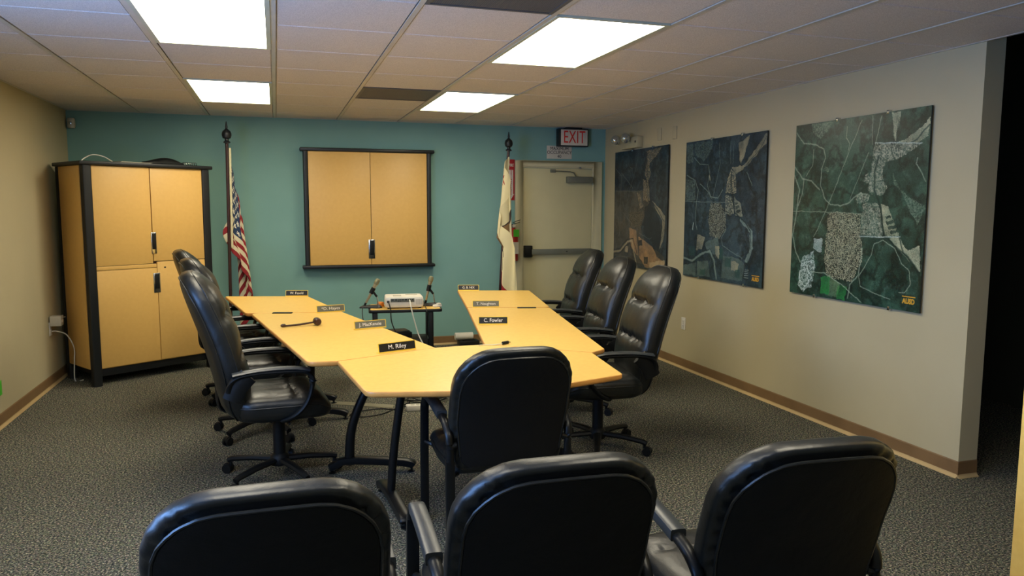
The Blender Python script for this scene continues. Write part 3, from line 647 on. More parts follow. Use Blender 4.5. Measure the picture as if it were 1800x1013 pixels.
# ---------------------------------------------------------------- right wall: maps, emergency light, plates, outlet
MAPS={3:[('P','sand',0,[(0.777,0.152),(0.751,0.004),(0.81,0.008),(0.792,0.159)]),('P','sand',0,[(0.808,0.16),(0.904,0.124),(0.993,0.053),(0.993,0.143),(0.922,0.171)]),('S','town',0,[(0.648,0.154),(0.955,0.174),(0.924,0.196),(0.855,0.225),(0.725,0.256),(0.707,0.312),(0.742,0.383),(0.729,0.417),(0.644,0.416),(0.609,0.391),(0.633,0.274),(0.635,0.193)]),('S','town',0,[(0.582,0.462),(0.694,0.463),(0.724,0.555),(0.73,0.636),(0.57,0.631)]),('S','town',0,[(0.521,0.426),(0.561,0.402),(0.628,0.421),(0.614,0.456),(0.54,0.462)]),('S','town',0,[(0.565,0.343),(0.611,0.303),(0.632,0.369)]),('P','sand',0,[(0.71,0.463),(0.765,0.485),(0.843,0.631),(0.745,0.636)]),('P','dark',0,[(0.743,0.531),(0.775,0.52),(0.785,0.533),(0.75,0.548)]),('P','dark',0,[(0.748,0.558),(0.795,0.545),(0.805,0.56),(0.758,0.575)]),('P','dark',0,[(0.762,0.584),(0.812,0.569),(0.822,0.585),(0.769,0.602)]),('P','dark',0,[(0.773,0.612),(0.825,0.594),(0.833,0.612),(0.783,0.625)]),('P','sand',0,[(0.776,0.64),(0.844,0.637),(0.906,0.696),(0.981,0.67),(0.986,0.796),(0.909,0.746)]),('D','dense',0,[(0.314,0.512),(0.57,0.516),(0.57,0.631),(0.59,0.678),(0.597,0.774),(0.529,0.889),(0.331,0.882),(0.297,0.794)]),('S','pale',0,[(0.108,0.78),(0.206,0.735),(0.222,0.826),(0.201,0.946),(0.123,0.982),(0.068,0.946)]),('P','pale',0,[(0.202,0.669),(0.274,0.66),(0.269,0.745),(0.195,0.722)]),('P','pgreen',0,[(0.34,0.875),(0.434,0.904),(0.422,0.99),(0.339,0.982)]),('P','green',0,[(0.274,0.88),(0.353,0.874),(0.35,0.977),(0.281,0.975)]),('P','green',0,[(0.417,0.915),(0.492,0.92),(0.476,0.997),(0.413,0.997)]),('S','rough',0,[(0.136,0.006),(0.324,0.006),(0.219,0.096),(0.159,0.059)]),('S','rough',0,[(0.259,0.25),(0.307,0.265),(0.299,0.287),(0.261,0.276)]),('S','rough',0,[(1.0,0.485),(0.794,0.372),(0.774,0.304),(0.952,0.573)]),('L','road',3,[(0.008,0.045),(0.073,0.111),(0.183,0.125),(0.252,0.155),(0.266,0.207),(0.241,0.269),(0.238,0.359),(0.282,0.436),(0.33,0.468),(0.412,0.477),(0.481,0.455),(0.529,0.42),(0.561,0.408),(0.611,0.415)]),('L','road',1.5,[(0.542,0.021),(0.461,0.176),(0.328,0.436),(0.295,0.499),(0.201,0.656)]),('L','road',1,[(0.621,0.007),(0.624,0.158)]),('L','road',1,[(0.684,0.014),(0.648,0.16)]),('L','road',1,[(0.603,0.197),(0.48,0.444)]),('L','road',1,[(-0.01,0.507),(0.577,0.516)]),('L','road',3.5,[(-0.012,0.231),(0.077,0.315),(0.158,0.331),(0.23,0.383)]),('L','road',4,[(0.003,0.298),(0.05,0.38),(0.03,0.541),(0.006,0.65),(0.045,0.757),(0.09,0.809)]),('L','road',3,[(0.087,0.315),(0.079,0.407),(0.046,0.474)]),('L','road',1.5,[(0.434,0.047),(0.429,0.107),(0.461,0.14),(0.452,0.175)]),('L','road',1.5,[(0.166,0.15),(0.162,0.24),(0.107,0.302)]),('L','road',2,[(0.934,0.24),(0.929,0.272),(0.99,0.355)]),('L','dark',5,[(0.676,0.219),(0.654,0.299),(0.658,0.393),(0.712,0.486),(0.737,0.624),(0.817,0.679),(0.908,0.73),(0.983,0.802)]),('L','dark',3,[(0.843,0.631),(0.878,0.709),(0.969,0.792)]),('L','dark',3,[(0.99,0.089),(0.92,0.153),(0.887,0.166)]),('L','dark',2,[(0.799,0.049),(0.789,0.153)]),('L','road',1.5,[(0.659,0.734),(0.678,0.674),(0.739,0.653),(0.818,0.69),(0.868,0.766),(0.92,0.796),(0.932,0.862),(0.9,0.911),(0.864,0.914)]),('L','road',1.5,[(0.659,0.734),(0.578,0.86),(0.59,0.907),(0.729,0.94),(0.808,0.955)]),('L','road',2,[(0.195,0.861),(0.302,0.859),(0.443,0.91),(0.604,0.992)]),('L','road',3,[(0.592,0.702),(0.577,0.848),(0.513,0.903),(0.501,0.979)]),('L','pale',1.5,[(0.083,0.864),(0.154,0.845),(0.197,0.894),(0.141,0.953),(0.088,0.931),(0.083,0.864)]),('L','pale',1.5,[(0.102,0.821),(0.2,0.794)]),('L','pale',2,[(0.648,0.15),(0.955,0.174)]),('L','pale',2,[(0.57,0.64),(0.85,0.634)])],2:[('P','sand',0,[(0.706,0.179),(0.69,0.054),(0.762,0.028),(0.815,0.011),(0.751,0.155),(0.726,0.196)]),('P','sand',0,[(0.754,0.208),(0.858,0.13),(0.973,0.025),(1.006,0.013),(0.993,0.078),(0.877,0.152),(0.792,0.21),(0.664,0.258),(0.612,0.212)]),('S','sand',0,[(0.613,0.223),(0.664,0.258),(0.676,0.389),(0.544,0.387),(0.568,0.298)]),('S','town',0,[(0.544,0.398),(0.634,0.411),(0.661,0.531),(0.553,0.533)]),('P','town',0,[(0.654,0.411),(0.733,0.455),(0.757,0.541),(0.681,0.542),(0.656,0.454)]),('P','dark',0,[(0.666,0.454),(0.695,0.449),(0.703,0.462),(0.673,0.47)]),('P','dark',0,[(0.673,0.479),(0.711,0.471),(0.723,0.484),(0.68,0.496)]),('P','dark',0,[(0.683,0.505),(0.728,0.496),(0.736,0.509),(0.69,0.525)]),('P','sand2',0,[(0.72,0.542),(0.816,0.594),(0.881,0.635),(0.889,0.752),(0.832,0.852),(0.803,0.843),(0.853,0.753),(0.846,0.647),(0.74,0.574)]),('D','dense',0,[(0.361,0.453),(0.497,0.454),(0.563,0.543),(0.568,0.634),(0.491,0.704),(0.363,0.686),(0.335,0.57)]),('S','rough',0,[(0.124,0.011),(0.368,0.012),(0.35,0.085),(0.256,0.148),(0.129,0.094)]),('S','rough',0,[(0.01,0.269),(0.14,0.285),(0.16,0.429),(0.007,0.44)]),('S','rough',0,[(0.008,0.026),(0.102,0.015),(0.11,0.152),(0.016,0.16)]),('P','field',0,[(0.197,0.68),(0.299,0.7),(0.259,0.785),(0.181,0.802)]),('P','gray',0,[(0.301,0.735),(0.471,0.693),(0.498,0.818),(0.349,0.816)]),('P','field',0,[(0.432,0.752),(0.495,0.756),(0.49,0.853),(0.446,0.821)]),('P','gray',0,[(0.539,0.816),(0.737,0.825),(0.805,0.865),(0.783,0.975),(0.529,0.976)]),('P','green2',0,[(0.571,0.83),(0.644,0.83),(0.641,0.899),(0.564,0.893)]),('P','field',0,[(0.651,0.843),(0.739,0.858),(0.723,0.915),(0.645,0.91)]),('P','green2',0,[(0.694,0.904),(0.754,0.901),(0.754,0.958),(0.693,0.957)]),('P','gray',0,[(0.197,0.885),(0.352,0.862),(0.381,0.978),(0.202,0.988)]),('P','green2',0,[(0.246,0.936),(0.317,0.93),(0.315,0.975),(0.238,0.975)]),('P','green2',0,[(0.073,0.77),(0.168,0.772),(0.167,0.839),(0.077,0.844)]),('P','green2',0,[(0.495,0.761),(0.547,0.77),(0.541,0.85),(0.49,0.842)]),('P','gray',0,[(-0.003,0.924),(0.186,0.892),(0.179,0.989),(-0.007,0.989)]),('L','sand2',9,[(-0.019,0.862),(0.127,0.884),(0.261,0.82),(0.37,0.797),(0.427,0.857),(0.466,0.982)]),('L','dark',3,[(-0.018,0.878),(0.128,0.898),(0.262,0.835),(0.349,0.81),(0.4,0.859),(0.441,0.973)]),('L','dark',2,[(-0.019,0.85),(0.126,0.868),(0.261,0.807),(0.369,0.782),(0.447,0.844)]),('L','road',3,[(0.021,0.245),(0.14,0.285),(0.19,0.358),(0.163,0.477),(0.158,0.597),(0.183,0.644)]),('L','road',2,[(0.12,0.117),(0.202,0.169),(0.313,0.18),(0.339,0.245),(0.31,0.325),(0.359,0.407),(0.454,0.42),(0.512,0.364)]),('L','road',2.5,[(0.21,0.311),(0.324,0.372),(0.37,0.419)]),('L','road',1,[(0.452,0.036),(0.471,0.183),(0.39,0.407)]),('L','road',1,[(0.593,0.036),(0.598,0.189)]),('L','road',1,[(0.632,0.039),(0.625,0.191)]),('L','road',1,[(0.007,0.44),(0.548,0.448)]),('L','dark',4,[(0.615,0.245),(0.613,0.388),(0.67,0.52),(0.797,0.584),(0.855,0.636),(0.858,0.753)]),('L','road',1.5,[(0.568,0.634),(0.512,0.703),(0.535,0.748),(0.677,0.796),(0.774,0.823)]),('L','road',1.5,[(0.794,0.252),(0.834,0.307),(0.854,0.339)]),('L','sand',6,[(0.335,0.262),(0.345,0.286)]),('L','pale',6,[(0.134,0.598),(0.125,0.646)]),('L','dark',1.5,[(0.994,0.037),(0.927,0.113),(0.791,0.199)]),('L','pale',1.2,[(0.812,0.897),(0.852,0.895)]),('L','pale',1.2,[(0.809,0.91),(0.851,0.908)]),('L','pale',1.2,[(0.807,0.923),(0.851,0.921)]),('L','pale',1.2,[(0.806,0.936),(0.85,0.934)]),('L','pale',1.2,[(0.804,0.949),(0.849,0.948)])],1:[('P','brown',0,[(-0.006,0.347),(0.606,0.351),(0.69,0.448),(0.539,0.656),(0.627,0.775),(0.963,0.876),(0.981,0.991),(0.002,0.922)]),('S','sand',0,[(0.617,0.028),(0.894,0.012),(0.774,0.085),(0.674,0.126),(0.704,0.211),(0.656,0.292),(0.598,0.206),(0.634,0.113)]),('S','sand',0,[(0.561,0.253),(0.682,0.292),(0.702,0.436),(0.583,0.435)]),('S','sand',0,[(0.456,0.36),(0.512,0.373),(0.585,0.483),(0.518,0.496)]),('P','sand2',0,[(0.741,0.436),(0.845,0.483),(0.97,0.552),(0.963,0.645),(0.945,0.76),(0.886,0.822),(0.918,0.704),(0.924,0.587),(0.822,0.518)]),('P','dark',0,[(0.612,0.483),(0.716,0.46),(0.875,0.588),(0.92,0.738),(0.861,0.823),(0.596,0.703)]),('P','orange',0,[(0.313,0.662),(0.457,0.683),(0.51,0.904),(0.349,0.825)]),('P','orange',0,[(0.501,0.731),(0.759,0.805),(0.84,0.883),(0.978,0.921),(0.969,0.992),(0.637,0.988),(0.524,0.904)]),('P','dark',0,[(0.503,0.768),(0.571,0.753),(0.573,0.802),(0.505,0.811)]),('P','dark',0,[(0.606,0.904),(0.685,0.893),(0.683,0.96),(0.613,0.96)]),('P','field',0,[(0.714,0.94),(0.977,0.904),(0.968,0.975),(0.716,0.982)]),('P','field',0,[(0.246,0.831),(0.305,0.828),(0.293,0.879),(0.233,0.876)]),('D','dense',0,[(0.307,0.534),(0.587,0.52),(0.566,0.643),(0.342,0.661)]),('L','sand2',8,[(0.001,0.889),(0.142,0.874),(0.289,0.789),(0.376,0.773),(0.439,0.909),(0.485,0.994)]),('L','dark',3,[(0.002,0.909),(0.143,0.895),(0.276,0.816),(0.348,0.798),(0.397,0.912),(0.443,0.99)]),('L','dark',3,[(0.0,0.87),(0.125,0.856),(0.273,0.772),(0.403,0.753),(0.48,0.881)]),('L','road',1.5,[(0.481,0.019),(0.419,0.175),(0.326,0.321),(0.273,0.433)]),('L','road',2,[(0.017,0.144),(0.144,0.214),(0.124,0.484),(0.132,0.64),(0.105,0.746)]),('L','road',2,[(0.143,0.189),(0.265,0.256),(0.369,0.321)]),('L','road',1,[(-0.006,0.343),(0.552,0.35)]),('L','road',1.2,[(0.284,0.031),(0.289,0.131),(0.362,0.16)]),('L','dark',3,[(0.631,0.04),(0.638,0.208),(0.683,0.317),(0.728,0.436),(0.846,0.507),(0.949,0.598)]),('L','road',1.2,[(0.514,0.705),(0.705,0.747),(0.743,0.734)]),('L','road',1.5,[(0.188,0.536),(0.339,0.611),(0.384,0.647)]),('L','dark',2,[(0.699,0.37),(0.738,0.383)]),('L','dark',3,[(0.708,0.394),(0.753,0.412)]),('L','dark',3,[(0.727,0.418),(0.779,0.434)])]}
PALS={3:dict(base=('#14261f','#243a2f'),sand='#a8a687',sand2='#98a08c',town='#8d8f7c',dense='#b4b394',pale='#a9b5b0',dark='#0d211d',road='#7f8c7a',rough='#5d6f5d',pgreen='#5f7a56',green='#1f6a33',gray='#6b7b74',field='#8c8a70',green2='#20483a',brown='#6b5b42',orange='#8a6a4a'),
2:dict(base=('#141f26','#222f35'),sand='#8c8468',sand2='#6f8078',town='#7f806c',dense='#8d8f7c',pale='#93a09a',dark='#0c1a20',road='#66746e',rough='#4a5852',pgreen='#54705a',green='#2a5a3c',gray='#51605a',field='#8a836a',green2='#1d3a38',brown='#6b5b42',orange='#8a6a4a'),
1:dict(base=('#141e26','#242d30'),sand='#7d7057',sand2='#968a6c',town='#7f7860',dense='#6d6450',pale='#8c8c80',dark='#0f1820',road='#5c5f5a',rough='#4a4a42',pgreen='#54604a',green='#2a4a3c',gray='#565650',field='#9a8a6c',green2='#1d2f2c',brown='#6e5a42',orange='#96724e')}
def vnoise(n,g,rng):
    a=rng.rand(g+2,g+2); x=np.linspace(0,g,n,endpoint=False); i=x.astype(int); f=x-i; f=f*f*(3-2*f)
    r=a[i][:,i]*(1-f)[None,:]+a[i][:,i+1]*f[None,:]; r2_=a[i+1][:,i]*(1-f)[None,:]+a[i+1][:,i+1]*f[None,:]
    return r*(1-f)[:,None]+r2_*f[:,None]
def fbm(n,g,rng,o=5):
    s=np.zeros((n,n)); w=0
    for k in range(o):
        if g*2**k>n: break
        s+=vnoise(n,g*2**k,rng)*.6**k; w+=.6**k
    return s/w
def srgb(h): h=h.lstrip('#'); return np.array([int(h[i:i+2],16)/255 for i in (0,2,4)])
def inpoly(U,V,pts):
    m=np.zeros(U.shape,bool); n=len(pts)
    for i in range(n):
        x1,y1=pts[i-1]; x2,y2=pts[i]
        if y1==y2: continue
        c=((y1>V)!=(y2>V))&(U<(x2-x1)*(V-y1)/(y2-y1)+x1); m^=c
    return m
def dline(U,V,pts):
    d=np.full(U.shape,9.)
    for (x1,y1),(x2,y2) in zip(pts[:-1],pts[1:]):
        dx,dy=x2-x1,y2-y1; l=dx*dx+dy*dy+1e-12; t=np.clip(((U-x1)*dx+(V-y1)*dy)/l,0,1)
        d=np.minimum(d,np.hypot(U-x1-t*dx,V-y1-t*dy))
    return d
def mapimg(k,n=300):
    rng=np.random.RandomState(k*11); P_=PALS[k]
    V,U=np.meshgrid((np.arange(n)+.5)/n,(np.arange(n)+.5)/n,indexing='ij')
    w1=(fbm(n,26,rng,3)-.5)*.020; w2=(fbm(n,26,rng,3)-.5)*.020; Uw=U+w1; Vw=V+w2
    b=fbm(n,6,rng,6); b=np.clip((b-.35)*3,0,1)[...,None]; fine=rng.rand(n,n)
    im=srgb(P_['base'][0])*(1-b)+srgb(P_['base'][1])*b
    rid=np.abs(fbm(n,9,rng,6)-.5); im*=(.72+.5*np.clip(rid*9,0,1))[...,None]
    vn=np.abs(fbm(n,7,rng,5)-.5); im+=(np.clip(1-vn*60,0,1)*.07*vnoise(n,5,rng))[...,None]*np.array([1,1,.9]); im+=((fine-.5)*.06)[...,None]; sp_=fbm(n,34,rng,3); im+=(np.clip((sp_-.58)*4,0,1)*.10*vnoise(n,8,rng))[...,None]
    for ty,c,w,pts in MAPS[k]:
        col=srgb(P_[c])
        if ty=='P': m=inpoly(Uw,Vw,pts)*1.; a_=m*(.6 if c=='brown' else 1)*np.clip(.38+.75*(fbm(n,14,rng,4)-.2)+.25*(fine-.5),.25,.95)*(1.15 if c in('green','green2','dark') else 1); a_=np.minimum(a_,1)
        elif ty=='S': m=inpoly(Uw,Vw,pts)*1.; a_=m*np.clip(.35+.9*(vnoise(n,150,rng)-.35)+.5*(fine-.5),0,1)
        elif ty=='D': m=inpoly(Uw,Vw,pts)*1.; q=.75*rng.rand(n,n)+.25*vnoise(n,60,rng); a_=m*np.clip((q-.40)*5,0,.85)*(.6+.4*fine); im=im*(1-.45*m[...,None])
        else: d=dline(U+w1*.5,V+w2*.5,pts); a_=np.clip(1.3-d/(w*.0011+.0013),0,1)*.85*(.7+.3*fine)
        a_=a_[...,None]; im=im*(1-a_)+col*a_
    im=im*1.25+.015; return np.clip(im,0,1)
def grid_print(name,mat_,img,place,parent,flip=False):
    n,m=img.shape[0],img.shape[1]
    V,U=np.meshgrid(np.linspace(0,1,n+1),np.linspace(0,1,m+1),indexing='ij')
    co_=np.array([place(u,v) for u,v in zip(U.ravel(),V.ravel())],dtype=np.float32) if not callable(getattr(place,'vec',None)) else place.vec(U.ravel(),V.ravel())
    i=np.arange(n)[:,None]*(m+1)+np.arange(m)[None,:]; q=np.stack([i,i+m+1,i+m+2,i+1],-1).reshape(-1,4)
    if flip: q=q[:,::-1]
    me_=bpy.data.meshes.new(name); me_.vertices.add(len(co_)); me_.vertices.foreach_set('co',co_.ravel())
    me_.loops.add(q.size); me_.loops.foreach_set('vertex_index',q.ravel().astype(np.int32)); me_.polygons.add(len(q))
    me_.polygons.foreach_set('loop_start',np.arange(0,q.size,4,dtype=np.int32)); me_.update(calc_edges=True)
    lin=np.where(img<=.04045,img/12.92,((img+.055)/1.055)**2.4)
    c=np.ones((n*m,4,4),np.float32); c[:,:,:3]=lin.reshape(-1,1,3)
    at=me_.color_attributes.new('Col','FLOAT_COLOR','CORNER'); at.data.foreach_set('color',c.ravel())
    me_.materials.append(M[mat_]); return link(name,me_,parent)
for k,y0_,y1_,z0_,z1_,lb in ((1,7.785,6.58,2.12,.885,'brownish square aerial photo board farthest along the right wall, under the emergency light'),(2,6.25,5.045,2.11,.89,'blue-grey square aerial photo board in the middle of the right wall'),(3,4.705,3.515,2.11,.90,'green square aerial photo board nearest the camera on the right wall')):
    e=empty('aerial_map_board',(XR,(y0_+y1_)/2,z1_),0,lb,'map','aerial photo map boards')
    hw=(y0_-y1_)/2; hh=z0_-z1_
    MB().box(-.022,-.012,-hw,hw,0,hh).build('board','black',e,bevel=.001)
    MB().box(-.012,-.002,-hw*.5,-hw*.4,hh*.1,hh*.9).box(-.012,-.002,hw*.4,hw*.5,hh*.1,hh*.9).build('mounting_batten','black',e)
    class PL:
        vec=staticmethod(lambda U,V,hw=hw,hh=hh:np.stack([np.full(U.shape,-.0226),hw-U*2*hw,hh*(1-V)],-1).astype(np.float32))
        def __call__(s,u,v): return None
    pr=grid_print('aerial_print','photo',mapimg(k),PL(),e)
    Mx=Matrix.Translation((-.0232,-hw+.085,.06))@Matrix.Rotation(-PI/2,4,'Z')@Matrix.Rotation(PI/2,4,'X')
    if k>1:
        text('AUSD',.042,'goldprint',pr,Mx,xs=.85,bold=.002)
        MB().box(-.0234,-.0228,-hw+.035,-hw+.135,.086,.092).build('logo_bar','goldprint',pr)
    for yy,zz in ((hw*.55,0),(-hw*.6,0),(hw*.3,hh),(-hw*.45,hh)): MB().box(-.026,-.001,yy-.01,yy+.01,zz-.012,zz+.012).build('clip','chrome',e,bevel=.001)
em=empty('emergency_light',(XR,7.25,2.165),0,'beige emergency light with clear lamp heads above the farthest map','emergency light')
MB().box(-.07,-.001,-.09,.30,-.03,.085).build('housing','offwhite',em,bevel=.008)
for yy in (.06,.30):
    hd=MB().lathe([(.0001,-.03),(.038,-.026),(.05,-.005),(.05,.016),(.038,.036),(.02,.045),(.0001,.045)],n=20).xf(Matrix.Translation((-.13,yy,.07))@Matrix.Rotation(-.5,4,'Z')@Matrix.Rotation(PI/2,4,'X')@Matrix.Rotation(.35,4,'Y')).build('lamp_head','glass',em,smooth=True)
    MB().tube([(-.13,yy,.05),(-.08,yy if yy<.3 else .32,.03),(-.03,yy if yy<.3 else .27,.03)],.012,8).build('swivel','offwhite',em,smooth=True)
MB().box(-.074,-.069,-.06,-.04,.02,.04).build('test_button','ink',em)
for yy,z,lb in ((6.80,2.235,'faint blank beige wall plate high on the right wall, nearer the door'),(6.50,2.225,'faint narrow beige wall plate high on the right wall, nearer the camera')):
    e=empty('wall_plate',(XR,yy,z),0,lb,'wall plate'); MB().box(-.012,-.001,-.035,.035,-.06,.06).build('plate','beige',e,bevel=.003)
def outlet(loc,rz,lb):
    e=empty('wall_outlet',loc,rz,lb,'outlet')   # local: plate faces +x
    MB().box(.001,.007,-.035,.035,-.058,.058).build('cover_plate','white',e,bevel=.002)
    for z in (-.022,.022):
        r=MB().box(.0065,.0095,-.016,.016,z-.014,z+.014).build('socket','white',e,bevel=.002)
        MB().box(.0093,.0098,-.008,-.006,z-.004,z+.006).box(.0093,.0098,.006,.008,z-.004,z+.006).build('slot','ink',r)
    MB().lathe([(.0001,.0065),(.003,.0065),(.003,.008),(.0001,.008)],n=8,axis='x').build('screw','chrome',e)
    return e
outlet((XR,6.25,.43),PI,'white power outlet low on the right wall below the middle map')
outlet((XL,7.17,.485),0,'white power outlet low on the left wall beside the wooden cabinet')
ad=empty('power_adapter',(XL+.0105,7.17,.52),0,'grey box power adapter plugged into the left wall outlet','adapter')
MB().box(.0,.085,-.045,.045,-.01,.075).build('case','paper',ad,bevel=.006); MB().box(.085,.088,-.02,.02,.02,.04).build('label_panel','signwhite',ad)
MB().tube([(.06,.045,.05),(.1,.055,.055)],.005,6).build('prong','chrome',ad)
tag(MB().tube(cat([(XL+.012,7.17,.463),(XL+.05,7.17,.462),(XL+.11,7.22,.42),(XL+.15,7.26,.3),(XL+.145,7.27,.18),(XL+.14,7.28,.006),(XL+.2,7.3,.006)],8),.005,8).build('hanging_cord','cord_white',smooth=True),'white cord hanging from the left wall outlet to the carpet','cord')
sn=empty('motion_sensor',(-1.80,D-.005,2.265),0,'small white sensor high in the back left corner','sensor')
MB().lathe([(.0001,0),(.03,.004),(.035,.02),(.035,.08),(.028,.095),(.0001,.10)],n=16).xf(Matrix.Translation((0,-.035,-.03))).build('case','paper',sn,smooth=True)
MB().lathe([(.0001,-.008),(.014,-.005),(.016,.0),(.0001,.004)],(0,-.068,.02),12,'y').build('lens','glass',sn,smooth=True)

# ---------------------------------------------------------------- flags
def star_(U,V,cx,cy_,r,asp):
    x=(U-cx)*asp; y=-(V-cy_); a=np.arctan2(x,y); rr=np.hypot(x,y)
    k=np.mod(a+PI/5,2*PI/5)-PI/5; return rr<r*(.40+.60*(np.abs(k)/(PI/5)))**1.3
def us_img(nv=130,nu=160):
    V,U=np.meshgrid((np.arange(nv)+.5)/nv,(np.arange(nu)+.5)/nu,indexing='ij'); im=np.zeros((nv,nu,3))
    im[:]=srgb('#d8cfae'); st=(np.floor(V*13).astype(int)%2==0); im[st]=srgb('#8c1c24')
    ct=(U<.42)&(V<7/13); im[ct]=srgb('#1e3554')
    for r in range(9):
        for c in range(6 if r%2==0 else 5):
            cx=(.42/12)*(1+2*c+(0 if r%2==0 else 1)); cy_=(7/13/10)*(1+r); im[star_(U,V,cx,cy_,.033,1.66)&ct]=srgb('#e6e2cf')
    return im
def ca_img(nv=130,nu=160):
    V,U=np.meshgrid((np.arange(nv)+.5)/nv,(np.arange(nu)+.5)/nu,indexing='ij'); im=np.zeros((nv,nu,3)); im[:]=srgb('#e2d6a8')
    im[V>.84]=srgb('#9c1f26'); im[star_(U,V,.1,.17,.09,1.5)]=srgb('#9c1f26')
    b=((U-.52)/.2)**2+((V-.44)/.13)**2<1; b|=((U-.33)/.07)**2+((V-.40)/.08)**2<1
    for x in (.36,.44,.6,.68): b|=(abs(U-x)<.022)&(V>.45)&(V<.66)
    o=(((U-.52)/.185)**2+((V-.44)/.11)**2<1); im[b]=srgb('#3a2f28'); im[o]=srgb('#8a6a44')
    
    return im
def flag(name_label,base,lean,img,zt,drop,xl,xr,ph,label,yo=-.035,front=1):
    e=empty('flag_on_stand',(base[0],base[1],0),0,label,'flag')
    lx=lambda z:lean*z
    MB().lathe([(.0001,0),(.12,0),(.123,.015),(.10,.03),(.05,.05),(.03,.09),(.02,.12),(.0001,.12)],n=28).build('base','gold',e,smooth=True)
    P=[Vector((lx(z),0,z)) for z in (.10,.8,1.5,2.13)]
    MB().tube(P,.0145,12).build('pole','darkwood',e,smooth=True)
    fin=MB().lathe([(.0001,2.10),(.03,2.105),(.032,2.115),(.018,2.125),(.018,2.14),(.036,2.15),(.043,2.175),(.043,2.19),(.036,2.212),(.018,2.228),(.009,2.238),(.012,2.25),(.004,2.30),(.0001,2.305)],(lx(2.15),0,.0),18).build('finial','black',e,smooth=True)
    def vec(U,V):
        z=zt-.90*V*(1-.12*U)-drop*U**1.1+.012*np.sin(9*U+3*V)
        p=ph*U+.5*V; s_=.5+.5*np.sin(p-PI/2)
        a=xl(z); b_=xr(z); fol=.5+.5*np.cos(p*1.9+.7)
        x=a+(b_-a)*np.clip(s_*.86+.10*np.sin(31*U+2*V),0,1)+lean*z
        amp=.03+.06*(zt-z)/1.4
        y=(yo-.01-(.035+amp*1.6)*U if front else .022+(.035+amp*1.6)*U)-.012*fol-.008*np.sin(40*U+6*V)
        w=np.clip(U/.06,0,1); x=x*w+((.004 if front else .026)+lean*z)*(1-w); y=y*w+(-.018 if front else .0)*(1-w)
        return np.stack([x,y,z],-1).astype(np.float32)
    class PL: pass
    pl=PL(); pl.vec=vec
    PL.__call__=lambda s,u,v:None
    cl=grid_print('flag_cloth','flag',img,pl,e)
    for p in cl.data.polygons: p.use_smooth=True
    so=cl.modifiers.new('solid','SOLIDIFY'); so.thickness=.002
    MB().tube([Vector((lx(z)+(.004 if front else .026),(-.018 if front else .0),z)) for z in (zt+.01,zt-.3,zt-.6,zt-.92)],.008,8,ry=.010).build('pole_sleeve','fringe',e,smooth=True)
    return e
flag('us',(-.445,7.62),.012,us_img(),2.05,1.05,lambda z:.030-.095*np.exp(-((z-1.26)/.14)**2),lambda z:.055+.155*(2.05-z)/1.4,5.0,'furled stars-and-stripes flag on a dark pole with ball finial, left of the wall cabinet',front=0)
flag('ca',(2.222,7.70),.062,ca_img(),2.03,.95,lambda z:-.06-.055*np.clip((2.0-z)/.8,0,1)+.07*np.clip((1.2-z)/.1,0,1),lambda z:.01+.13*(2.0-z)/1.3,9.7,'furled cream flag with red stripe on a dark pole, left of the door')

# ---------------------------------------------------------------- projector cart
ca_=math.atan2(-.062,.605)
ct=empty('projector_cart',(1.045,6.51,0),ca_,'black and maple projector cart standing between the table wings','cart')
CTZ=.655
MB().prism(roundpoly([(-.31,-.20),(.31,-.20),(.31,.19),(-.31,.19)],.03,4),CTZ-.028,CTZ-.003).build('top_edge','black',ct,bevel=.004)
MB().prism(roundpoly([(-.295,-.187),(.295,-.187),(.295,.178),(-.295,.178)],.025,4),CTZ-.006,CTZ).build('tabletop','tabletop',ct)
for x in (-.255,.215):
    for y in (-.165,.15): 
        MB().box(x-.02,x+.02,y-.016,y+.016,.06,CTZ-.027).build('post','steel_black',ct,bevel=.004)
        c=MB().tube([(x-.012,y,.028),(x+.012,y,.028)],.027,14).tube([(x,y,.062),(x,y,.03)],.012,8).build('caster','plastic',ct,smooth=True)
MB().box(-.28,.24,-.17,.155,.30,.32).build('shelf','black',ct,bevel=.003); MB().box(-.28,.24,-.17,.155,.09,.11).build('shelf','black',ct,bevel=.003)
cm=Matrix.Translation((1.045,6.51,0))@Matrix.Rotation(ca_,4,'Z')
def onc(x,y,z): return tuple(cm@Vector((x,y,z)))
b1=empty('black_component',onc(.03,-.02,.32),ca_,'flat black electronic box on the cart shelf, lower of two','electronics')
MB().box(-.17,.17,-.13,.13,.006,.07).build('case','black',b1,bevel=.004)
for x in (-.13,.13): MB().box(x-.02,x+.02,-.1,.1,.0,.006).build('foot','plastic',b1)
b2=empty('black_media_box',onc(-.06,-.02,.391),ca_+.25,'small black box stacked on the larger one on the cart shelf','electronics')
MB().box(-.10,.10,-.09,.09,0,.05).build('case','plastic',b2,bevel=.006); MB().box(-.085,.085,-.075,.075,.0501,.062).build('lid','armcap',b2,bevel=.004)
pj=empty('projector',onc(-.01,-.035,CTZ),ca_,'white projector on the cart with its ports facing the camera','projector')
ol=roundpoly([(-.165,-.125),(.165,-.125),(.16,.13),(-.16,.13)],.03,5)
sc=lambda k,z,dy=0:[(x*k,y*k+dy,z) for x,y in ol]
MB().rings([sc(.95,.012),sc(.985,.018),sc(1,.03),sc(1,.075),sc(.985,.092),sc(.95,.100)]).build('case','white',pj,smooth=True)
MB().box(-.115,.085,-.128,-.122,.058,.088).build('port_panel','greymetal',pj,bevel=.001)
for i,(x,w_,z,h_) in enumerate([(-.10,.022,.078,.010),(-.07,.018,.078,.008),(-.045,.008,.078,.008),(-.03,.008,.078,.008),(-.012,.016,.078,.008),(.014,.02,.078,.01),(.045,.02,.078,.012),(.07,.010,.078,.010),(-.05,.008,.065,.006),(-.035,.008,.065,.006),(-.135,.02,.062,.018)]): MB().box(x-w_/2,x+w_/2,-.1295,-.1275,z-h_/2,z+h_/2).build('port','ink',pj)
